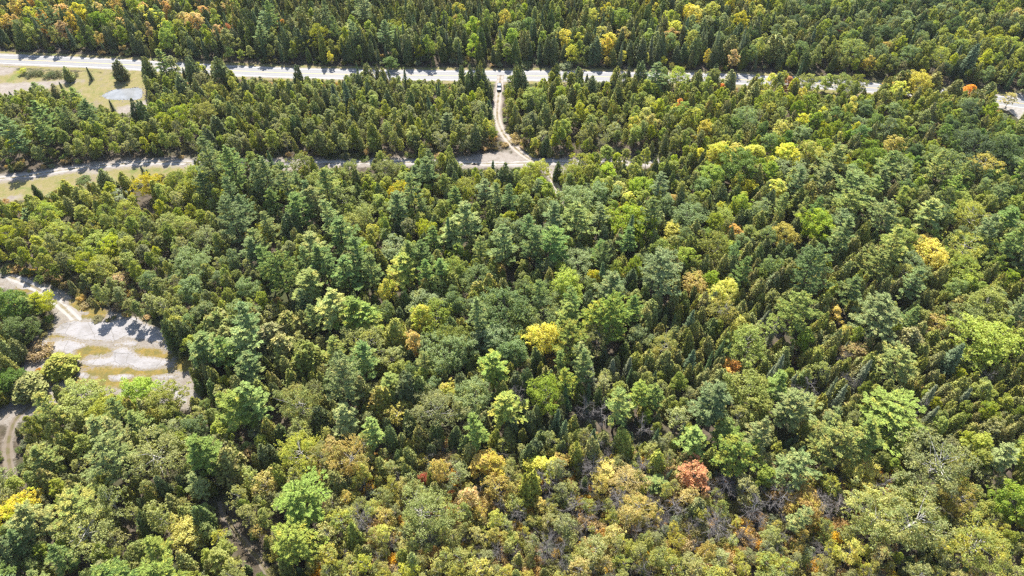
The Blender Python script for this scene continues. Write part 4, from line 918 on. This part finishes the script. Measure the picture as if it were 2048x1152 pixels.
# parts of the place that the trees leave open to view from above the woods' south side
KEEP = [[(0, 107), (285, 119), (285, 142), (0, 136)], [(332, 126), (362, 128), (362, 142), (338, 140)], [(458, 133), (700, 141), (690, 152), (640, 151), (560, 150), (505, 151), (462, 146)], [(800, 143), (915, 144), (915, 157), (800, 153)], [(974, 144), (1012, 144), (1012, 168), (978, 168)], [(1053, 145), (1075, 145), (1075, 161), (1053, 160)], [(1175, 147), (1232, 147), (1230, 159), (1192, 159)], [(1436, 150), (1500, 152), (1498, 165), (1470, 167)], [(1634, 169), (1664, 173), (1660, 183), (1638, 182)], [(1732, 170), (1764, 172), (1764, 182), (1737, 180)], [(1992, 188), (2048, 186), (2048, 238), (2002, 214)],
 [(0, 134), (275, 144), (284, 170), (292, 200), (270, 214), (240, 224), (150, 192), (100, 168), (60, 168), (0, 182)],
 [(988, 165), (1006, 165), (1004, 250), (1056, 308), (1085, 320), (1080, 330), (1040, 315), (1000, 272), (990, 240)],
 [(930, 316), (1010, 312), (1130, 321), (1158, 322), (1158, 330), (930, 333)], [(0, 350), (120, 336), (230, 322), (330, 314), (390, 318), (390, 336), (330, 342), (200, 348), (120, 368), (80, 374), (0, 398)], [(562, 320), (588, 320), (588, 342), (562, 338)], [(640, 314), (745, 316), (735, 338), (700, 332), (640, 326)], [(790, 320), (828, 320), (828, 329), (800, 333)], [(1095, 330), (1108, 335), (1124, 376), (1113, 380), (1098, 350)],
 [(0, 550), (60, 555), (130, 592), (200, 622), (300, 648), (328, 670), (335, 700), (380, 718), (385, 770), (392, 798), (300, 788), (230, 782), (140, 788), (137, 770), (134, 740), (72, 726), (72, 700), (100, 660), (112, 622), (0, 570)],
 [(62, 812), (98, 797), (60, 828), (26, 856), (4, 852)], [(12, 885), (28, 856), (32, 880), (27, 925), (18, 925)], [(268, 385), (280, 375), (300, 410), (285, 420)], [(450, 1035), (460, 1030), (520, 1110), (508, 1118)]]
MW, MH = 512, 288
mx, my = np.meshgrid((np.arange(MW) + 0.5) * 4, (np.arange(MH) + 0.5) * 4)
keep = np.zeros((MH, MW), bool)
for P in KEEP:
    keep |= inside(mx, my, np.array(P, float))
NOGO = [gpts(P) for P in KEEP[11:12]] + AREA['grass'] + AREA['rock'] + AREA['bare'] + [PO]
def blocked(x, y, pad=0.0):
    for P, w in LINES.values():
        w = 12.5 if P is ROAD else w
        if len(P) and np.min((P[:, 0] - x) ** 2 + (P[:, 1] - y) ** 2) < (w * 0.5 + 1.3 + pad) ** 2: return True
    q = np.array([x]), np.array([y])
    return any(inside(*q, P)[0] for P in NOGO)
def hides_view(x, y, H, W, k):
    n = 0
    for f in (1.0, 0.85, 0.62, 0.4, 0.2):
        w = W * 0.5 * {1.0: 0.1, 0.85: 0.55 if k in 'aombd' else 0.3, 0.62: 0.95 if k in 'aombd' else 0.6, 0.4: 0.95, 0.2: 0.7}[f]
        for s in (-1, 0, 1):
            px, py, _ = proj(x + s * w, y, H * f)
            i, j = int(py / 4), int(px / 4)
            if 0 <= i < MH and 0 <= j < MW and keep[i, j]: n += 1
    return n
class Hash:
    def __init__(s, c=8.0): s.c, s.d = c, {}
    def near(s, x, y, r):
        a, b_ = int(x // s.c), int(y // s.c)
        k = int(r // s.c) + 1
        for i in range(a - k, a + k + 1):
            for j in range(b_ - k, b_ + k + 1):
                yield from s.d.get((i, j), ())
    def add(s, x, y, r): s.d.setdefault((int(x // s.c), int(y // s.c)), []).append((x, y, r))
hs = Hash()
TREES = []      # dicts
def plant(tok, x, y, H, W, label=None, phrase=None, own=False):
    k = tok[0]
    wide = k in WIDE and W > (NOM[k][1] + WIDE[k][1]) * 0.5
    v = int(rng.integers(NSMALL[k], NV[k])) if wide else int(rng.integers(0, NSMALL[k]))
    TREES.append(dict(tok=tok, k=k, x=float(x), y=float(y), H=float(H), W=float(W), v=v, rz=float(rng.uniform(0, 2 * PI)),
                      lx=float(rng.normal() * 0.05), ly=float(rng.normal() * 0.05), label=label, phrase=phrase, own=own))
for s in SPECIAL:
    tok, tx, ty, H, W = s[:5]
    p = at(tx, ty, H * 0.97)
    plant(tok, p[0], p[1], H, W, *(s[5:] if len(s) > 5 else ()), own=True)
    TREES[-1]['lx'] *= 0.4; TREES[-1]['ly'] *= 0.4
    if len(s) == 6: TREES[-1]['label'] = s[5]
    hs.add(p[0], p[1], W * 0.5)
def cell(px, py):
    c = min(7, max(0, int(px // 256)))
    for y, cs in ROWS:
        if py < y: return cs[c]
for n in range(46000):
    px, py = rng.uniform(-160, 2208), None
    # even over the ground, not over the picture
    yv = rng.uniform(38, 440)
    xv = rng.uniform(-1, 1) * (0.80 * (yv * CP + CAM_H * SP) + 25)
    qx, qy, _ = proj(xv, yv, 6.0)
    if not (-170 < qx < 2218 and -90 < qy < 1270): continue
    qx2, qy2 = qx + rng.normal() * 45, qy + rng.normal() * 22
    tok = rng.choice(cell(qx2, qy2))
    k = tok[0]
    lo, hi, wr = HW[k]
    H = rng.uniform(lo, hi)
    if qy < 130: H *= 1.12
    if k in 'ab' and rng.uniform() < 0.3: H *= 0.75
    W = H * wr * rng.uniform(0.75, 1.3)
    if k == 'c' and qy > 600 and qx > 1200: H *= 0.88
    r = W * 0.5
    gap = 0.60 if k in 'cs' else 0.62
    if qy > 960 and 700 < qx < 1750: gap = 0.62
    if any((x - xv) ** 2 + (y - yv) ** 2 < (gap * (r + rr)) ** 2 for x, y, rr in hs.near(xv, yv, r + 8)): continue
    if blocked(xv, yv, 0.25 * W): continue
    hv = hides_view(xv, yv, H, W, k)
    if hv >= 1:
        H *= 0.62; W *= 0.7
        if hides_view(xv, yv, H, W, k) >= (2 if qy < 240 else 1): continue
    plant(tok, xv, yv, H, W)
    hs.add(xv, yv, W * 0.5)
# fillers: small cedars, saplings and shrubs in what room is left
for n in range(40000):
    yv = rng.uniform(38, 440)
    xv = rng.uniform(-1, 1) * (0.80 * (yv * CP + CAM_H * SP) + 20)
    if n % 3 == 0:
        xv, yv = at(rng.uniform(600, 1900), rng.uniform(890, 1190))[:2]
    qx, qy, _ = proj(xv, yv, 2.0)
    if not (-120 < qx < 2170 and -60 < qy < 1230): continue
    swamp = qy > 900 and 620 < qx < 1800
    u = rng.uniform()
    dense = qy > 520 and qx > 1200
    if swamp: tok = rng.choice(['h0', 'h1', 'h4', 'h3', 'h0', 'd0', 'b0', 'h1'])
    elif u < (0.6 if dense else 0.08 if 160 < qy < 330 else 0.3): tok = rng.choice(['c0', 'c1', 'c0', 'c2', 's0'])
    else: tok = rng.choice(['h0', 'h2', 'h0', 'h1', 'h4', 'h2'])
    k = tok[0]
    if k == 'h': H = rng.uniform(1.0, 3.0 if not swamp else 3.8); W = H * rng.uniform(0.9, 1.5)
    elif k == 'd': H = rng.uniform(3, 6.5); W = H * 0.7
    elif k == 'b': H = rng.uniform(3, 5.5); W = H * 0.7
    else: H = rng.uniform(2.2, 6.0); W = H * 0.42
    r = W * 0.5
    if any((x - xv) ** 2 + (y - yv) ** 2 < ((0.38 if swamp else 0.46) * (r + rr)) ** 2 for x, y, rr in hs.near(xv, yv, r + 8)): continue
    if blocked(xv, yv, -0.6 if k == 'h' else 0.2): continue
    if hides_view(xv, yv, H, W, k) >= (1 if k != 'h' else 2): continue
    plant(tok, xv, yv, H, W)
    hs.add(xv, yv, r)
# edge shrubs of the open places, junipers and single weeds seen in the photo
for tok, px, py, H, W in [('j0', 62, 151, 1.5, 5.5), ('j0', 78, 149, 1.6, 5), ('j0', 100, 153, 1.5, 6), ('j0', 116, 153, 1.6, 5.5), ('j0', 148, 152, 1.4, 5), ('j0', 138, 157, 1.3, 4), ('m1', 50, 148, 2.6, 3.6), ('h2', 168, 361, 1.2, 5), ('j0', 665, 313, 1.6, 5), ('j0', 690, 317, 1.6, 4.5), ('h0', 715, 314, 1.3, 3), ('h2', 730, 318, 1.0, 4), ('h0', 255, 170, 0.8, 1.2), ('h1', 172, 612, 1.2, 3.2), ('h1', 242, 617, 2.2, 3.6), ('h0', 196, 639, 0.8, 3.2), ('h0', 216, 641, 0.7, 1.6), ('h0', 229, 636, 0.8, 1.4), ('h2', 318, 627, 1.8, 3.2), ('h1', 295, 637, 1.2, 2.6), ('h0', 87, 672, 1.6, 2.6), ('h0', 100, 655, 1.8, 3.2), ('h3', 78, 745, 1.5, 2.2), ('h1', 60, 768, 2.0, 3.5), ('h2', 82, 788, 2.4, 3.8), ('h1', 100, 770, 1.2, 2.4), ('h4', 20, 600, 2, 4), ('h1', 120, 560, 2.0, 4), ('h1', 140, 572, 2.2, 4), ('h0', 165, 590, 2.0, 4), ('h1', 90, 552, 1.8, 4), ('h3', 60, 548, 1.4, 3.5), ('h2', 20, 540, 1.6, 5), ('h1', 35, 540, 1.8, 5), ('h1', 150, 400, 1.5, 3), ('h0', 175, 385, 1.6, 4), ('h1', 195, 395, 1.6, 4), ('h4', 180, 372, 1.6, 4),
   ('h1', 960, 290, 2.4, 6), ('h1', 975, 296, 2.0, 5), ('h1', 945, 282, 2.6, 6), ('h4', 930, 288, 2.6, 6), ('h3', 985, 278, 2.0, 4), ('h1', 1010, 292, 1.4, 3), ('h0', 1020, 262, 1.8, 4), ('h1', 1032, 285, 1.8, 4.5), ('h1', 1050, 296, 1.5, 4), ('h0', 1060, 302, 1.6, 4), ('h1', 1075, 306, 1.4, 4), ('h2', 1100, 308, 1.5, 4), ('h4', 1130, 135, 2.6, 7), ('h2', 1052, 132, 2.2, 7), ('h2', 1150, 128, 3, 5), ('h2', 1168, 128, 3, 5), ('h0', 900, 316, 1.2, 4), ('h1', 880, 314, 1.4, 5), ('h0', 850, 313, 1.6, 4)]:
    p = at(px, py)
    plant(tok, p[0], p[1], H, W, own=True)

# ------------------------------------------------------------------ who shows, and how much: a coarse picture of crown ellipses, far to near
FW, FH = 1024, 576
ids = np.full((FH, FW), -1, np.int32)
order = sorted(range(len(TREES)), key=lambda i: -(TREES[i]['y'] * CP + CAM_H * SP))
for i in order:
    t = TREES[i]
    lo = 0.25 if t['k'] in 'pambo' else 0.03
    x0, y0, d0 = proj(t['x'], t['y'], t['H'] * lo)
    x1, y1, d1 = proj(t['x'], t['y'], t['H'])
    sc = FPX / d0 / 2
    x0, y0, x1, y1 = x0 / 2, y0 / 2, x1 / 2, y1 / 2
    t['px'], t['py'] = (x0 + x1), (y0 + y1)
    L = math.hypot(x1 - x0, y1 - y0)
    a = L * 0.5 + 0.22 * t['W'] * sc
    bb = max(0.5 * t['W'] * sc * (0.8 if t['k'] in 'cs' else 0.95), 0.8)
    ax, ay = ((x1 - x0) / L, (y1 - y0) / L) if L > 0.01 else (0, -1)
    cx, cy = (x0 + x1) / 2, (y0 + y1) / 2
    m_ = max(a, bb)
    i0, i1, j0, j1 = max(0, int(cy - m_)), min(FH, int(cy + m_) + 2), max(0, int(cx - m_)), min(FW, int(cx + m_) + 2)
    if i0 >= i1 or j0 >= j1: continue
    yy, xx = np.mgrid[i0:i1, j0:j1]
    u = (xx - cx) * ax + (yy - cy) * ay
    w = -(xx - cx) * ay + (yy - cy) * ax
    if t['k'] in 'cs': inside_e = (np.abs(u) < a) & (np.abs(w) < bb * np.clip((a - u) / a * 0.85, 0, 1))
    else: inside_e = (u / a) ** 2 + (w / bb) ** 2 < 1
    ids[i0:i1, j0:j1][inside_e] = i
cnt = np.bincount(ids[ids >= 0], minlength=len(TREES))
for i, t in enumerate(TREES): t['vis'] = int(cnt[i])
by_kind = {}
for i, t in enumerate(TREES): by_kind.setdefault(t['k'], []).append(i)
SINGLE, MASS = [], {}
for k, L in by_kind.items():
    L.sort(key=lambda i: (-(TREES[i]['label'] is not None), -TREES[i]['vis']))
    take = [i for i in L[:300] if TREES[i]['vis'] >= 4 or TREES[i]['label']]
    SINGLE += take
    s = set(take)
    MASS[k] = [i for i in L if i not in s]

# ------------------------------------------------------------------ labels: look, then where it stands beside something one can find
MARKS = [dict(px=998, py=173, s='parked car'), dict(px=245, py=188, s='grey pond'), dict(px=1072, py=324, s='track junction'), dict(px=235, py=690, s='limestone clearing'), dict(px=2020, py=205, s='road bend')]
for i in SINGLE:
    t = TREES[i]
    if t['phrase']: MARKS.append(dict(px=t['px'], py=t['py'], s=t['phrase'], i=i))
NUM = ['nearest', 'second', 'third', 'fourth', 'fifth', 'sixth', 'seventh', 'eighth', 'ninth', 'tenth', 'eleventh', 'twelfth', 'thirteenth', 'fourteenth', 'fifteenth', 'sixteenth', 'seventeenth', 'eighteenth', 'nineteenth', 'twentieth', 'twenty-first', 'twenty-second', 'twenty-third', 'twenty-fourth']
WHERE = {'far': 'behind', 'near': 'in front of', 'left': 'left of', 'right': 'right of'}
GROUP = {'c': 'cedars of the woods', 'p': 'pines of the woods', 's': 'spruces of the woods', 'a': 'aspens of the woods', 'm': 'maples of the woods', 'o': 'ashes of the woods', 'b': 'birches of the woods', 'd': 'leafless trees of the woods', 'h': 'shrubs of the woods', 'j': 'low junipers in the clearings'}
def size_word(t):
    h, w = NOM[t['k']]
    q = t['H'] / h * (t['W'] / w) ** 0.5
    return 'small ' if q < 0.72 else 'large ' if q > 1.28 else ''
buckets = {}
for i in SINGLE:
    t = TREES[i]
    if t['label']: continue
    best = min((m_ for m_ in MARKS if m_.get('i') != i), key=lambda m_: math.hypot(m_['px'] - t['px'], (m_['py'] - t['py']) * 1.25))
    dx, dy = t['px'] - best['px'], (t['py'] - best['py']) * 1.25
    side = ('right' if dx > 0 else 'left') if abs(dx) > abs(dy) else ('near' if dy > 0 else 'far')
    buckets.setdefault((size_word(t) + TONES[t['tok']][0], side, best['s']), []).append((math.hypot(dx, dy), i))
for (what, side, mark), L in buckets.items():
    L.sort()
    for n, (_d, i) in enumerate(L):
        TREES[i]['label'] = (NUM[n] + ' ' if n < len(NUM) else 'farther ') + what + ' ' + WHERE[side] + ' the ' + mark

# ------------------------------------------------------------------ build the single trees: Empty > trunk, crown
def set_mat(o, mat):
    o.material_slots[0].link = 'OBJECT'
    o.material_slots[0].material = mat
PROTO = {}
for k in LIB:
    cn, tn = ('branches', 'trunk') if k == 'd' else ('crown', 'stems') if k in 'hj' else ('crown', 'trunk')
    for v, (cm, tm) in enumerate(LIB[k]):
        PROTO[k, v] = (bpy.data.objects.new(cn, cm), bpy.data.objects.new(tn, tm))
for i in SINGLE:
    t = TREES[i]
    k = t['k']
    h, w = NOMV[k, t['v']]
    root = bpy.data.objects.new(KIND[k][0], None)
    root.empty_display_size = 0.5
    link(root)
    root.location = (t['x'], t['y'], -0.05)
    root.rotation_euler = (t['lx'], t['ly'], t['rz'])
    sx = t['W'] / w
    root.scale = (sx, sx, t['H'] / h)
    tag(root, t['label'], KIND[k][1], GROUP[k])
    for j, src in enumerate(PROTO[k, t['v']]):
        o = src.copy()
        o.name = src.name
        link(o)
        o.parent = root
        if j == 0: set_mat(o, MAT[t['tok']])

# ------------------------------------------------------------------ the rest of each kind, past the three hundred that show largest: one mass per kind
def mass(name, k, items):
    toks = sorted({TREES[i]['tok'] for i in items})
    cols = [bpy.data.collections.new(name + '_' + part) for part in ('crowns', 'trunks')]
    idx = {}
    n = 0
    for tok in toks:
        for v in range(NV[k]):
            for j in (0, 1):
                o = bpy.data.objects.new('%s_%03d_%d' % (name, n, j), LIB[k][v][j])
                cols[j].objects.link(o)
                if j == 0: set_mat(o, MAT[tok])
            idx[tok, v] = n
            n += 1
    me = bpy.data.meshes.new(name)
    T = [TREES[i] for i in items]
    me.from_pydata([(t['x'], t['y'], -0.05) for t in T], [], [])
    def at_(nm, typ, key, vals):
        a = me.attributes.new(nm, typ, 'POINT')
        a.data.foreach_set(key, np.array(vals, np.int32 if typ == 'INT' else np.float32).ravel())
    at_('pick', 'INT', 'value', [idx[t['tok'], t['v']] for t in T])
    at_('turn', 'FLOAT_VECTOR', 'vector', [(t['lx'], t['ly'], t['rz']) for t in T])
    at_('size', 'FLOAT_VECTOR', 'vector', [(t['W'] / NOMV[k, t['v']][1], t['W'] / NOMV[k, t['v']][1], t['H'] / NOMV[k, t['v']][0]) for t in T])
    o = link(bpy.data.objects.new(name, me))
    o['kind'] = 'stuff'
    ng = bpy.data.node_groups.new(name, 'GeometryNodeTree')
    ng.interface.new_socket('Geometry', in_out='INPUT', socket_type='NodeSocketGeometry')
    ng.interface.new_socket('Geometry', in_out='OUTPUT', socket_type='NodeSocketGeometry')
    gi, go = ng.nodes.new('NodeGroupInput'), ng.nodes.new('NodeGroupOutput')
    jn = ng.nodes.new('GeometryNodeJoinGeometry')
    def named(nm, typ):
        q = ng.nodes.new('GeometryNodeInputNamedAttribute'); q.data_type = typ; q.inputs[0].default_value = nm
        return q.outputs['Attribute']
    for cl in cols:
        ci = ng.nodes.new('GeometryNodeCollectionInfo')
        ci.inputs['Collection'].default_value = cl
        ci.inputs['Separate Children'].default_value = True
        ci.inputs['Reset Children'].default_value = True
        ip = ng.nodes.new('GeometryNodeInstanceOnPoints')
        ip.inputs['Pick Instance'].default_value = True
        ng.links.new(gi.outputs[0], ip.inputs['Points'])
        ng.links.new(ci.outputs[0], ip.inputs['Instance'])
        ng.links.new(named('pick', 'INT'), ip.inputs['Instance Index'])
        ng.links.new(named('turn', 'FLOAT_VECTOR'), ip.inputs['Rotation'])
        ng.links.new(named('size', 'FLOAT_VECTOR'), ip.inputs['Scale'])
        ng.links.new(ip.outputs[0], jn.inputs[0])
    ng.links.new(jn.outputs[0], go.inputs[0])
    md = o.modifiers.new('trees', 'NODES')
    md.node_group = ng
    return o
MASS_NAME = {'c': 'cedar_forest', 'p': 'pine_forest', 's': 'spruce_forest', 'a': 'aspen_forest', 'm': 'maple_forest', 'o': 'ash_forest', 'b': 'birch_forest', 'd': 'leafless_forest', 'h': 'undergrowth', 'j': 'juniper_undergrowth'}
for k, L in MASS.items():
    if L: mass(MASS_NAME[k], k, L)
print('TREES', len(TREES), {k: (len(v), len(MASS[k])) for k, v in by_kind.items()})
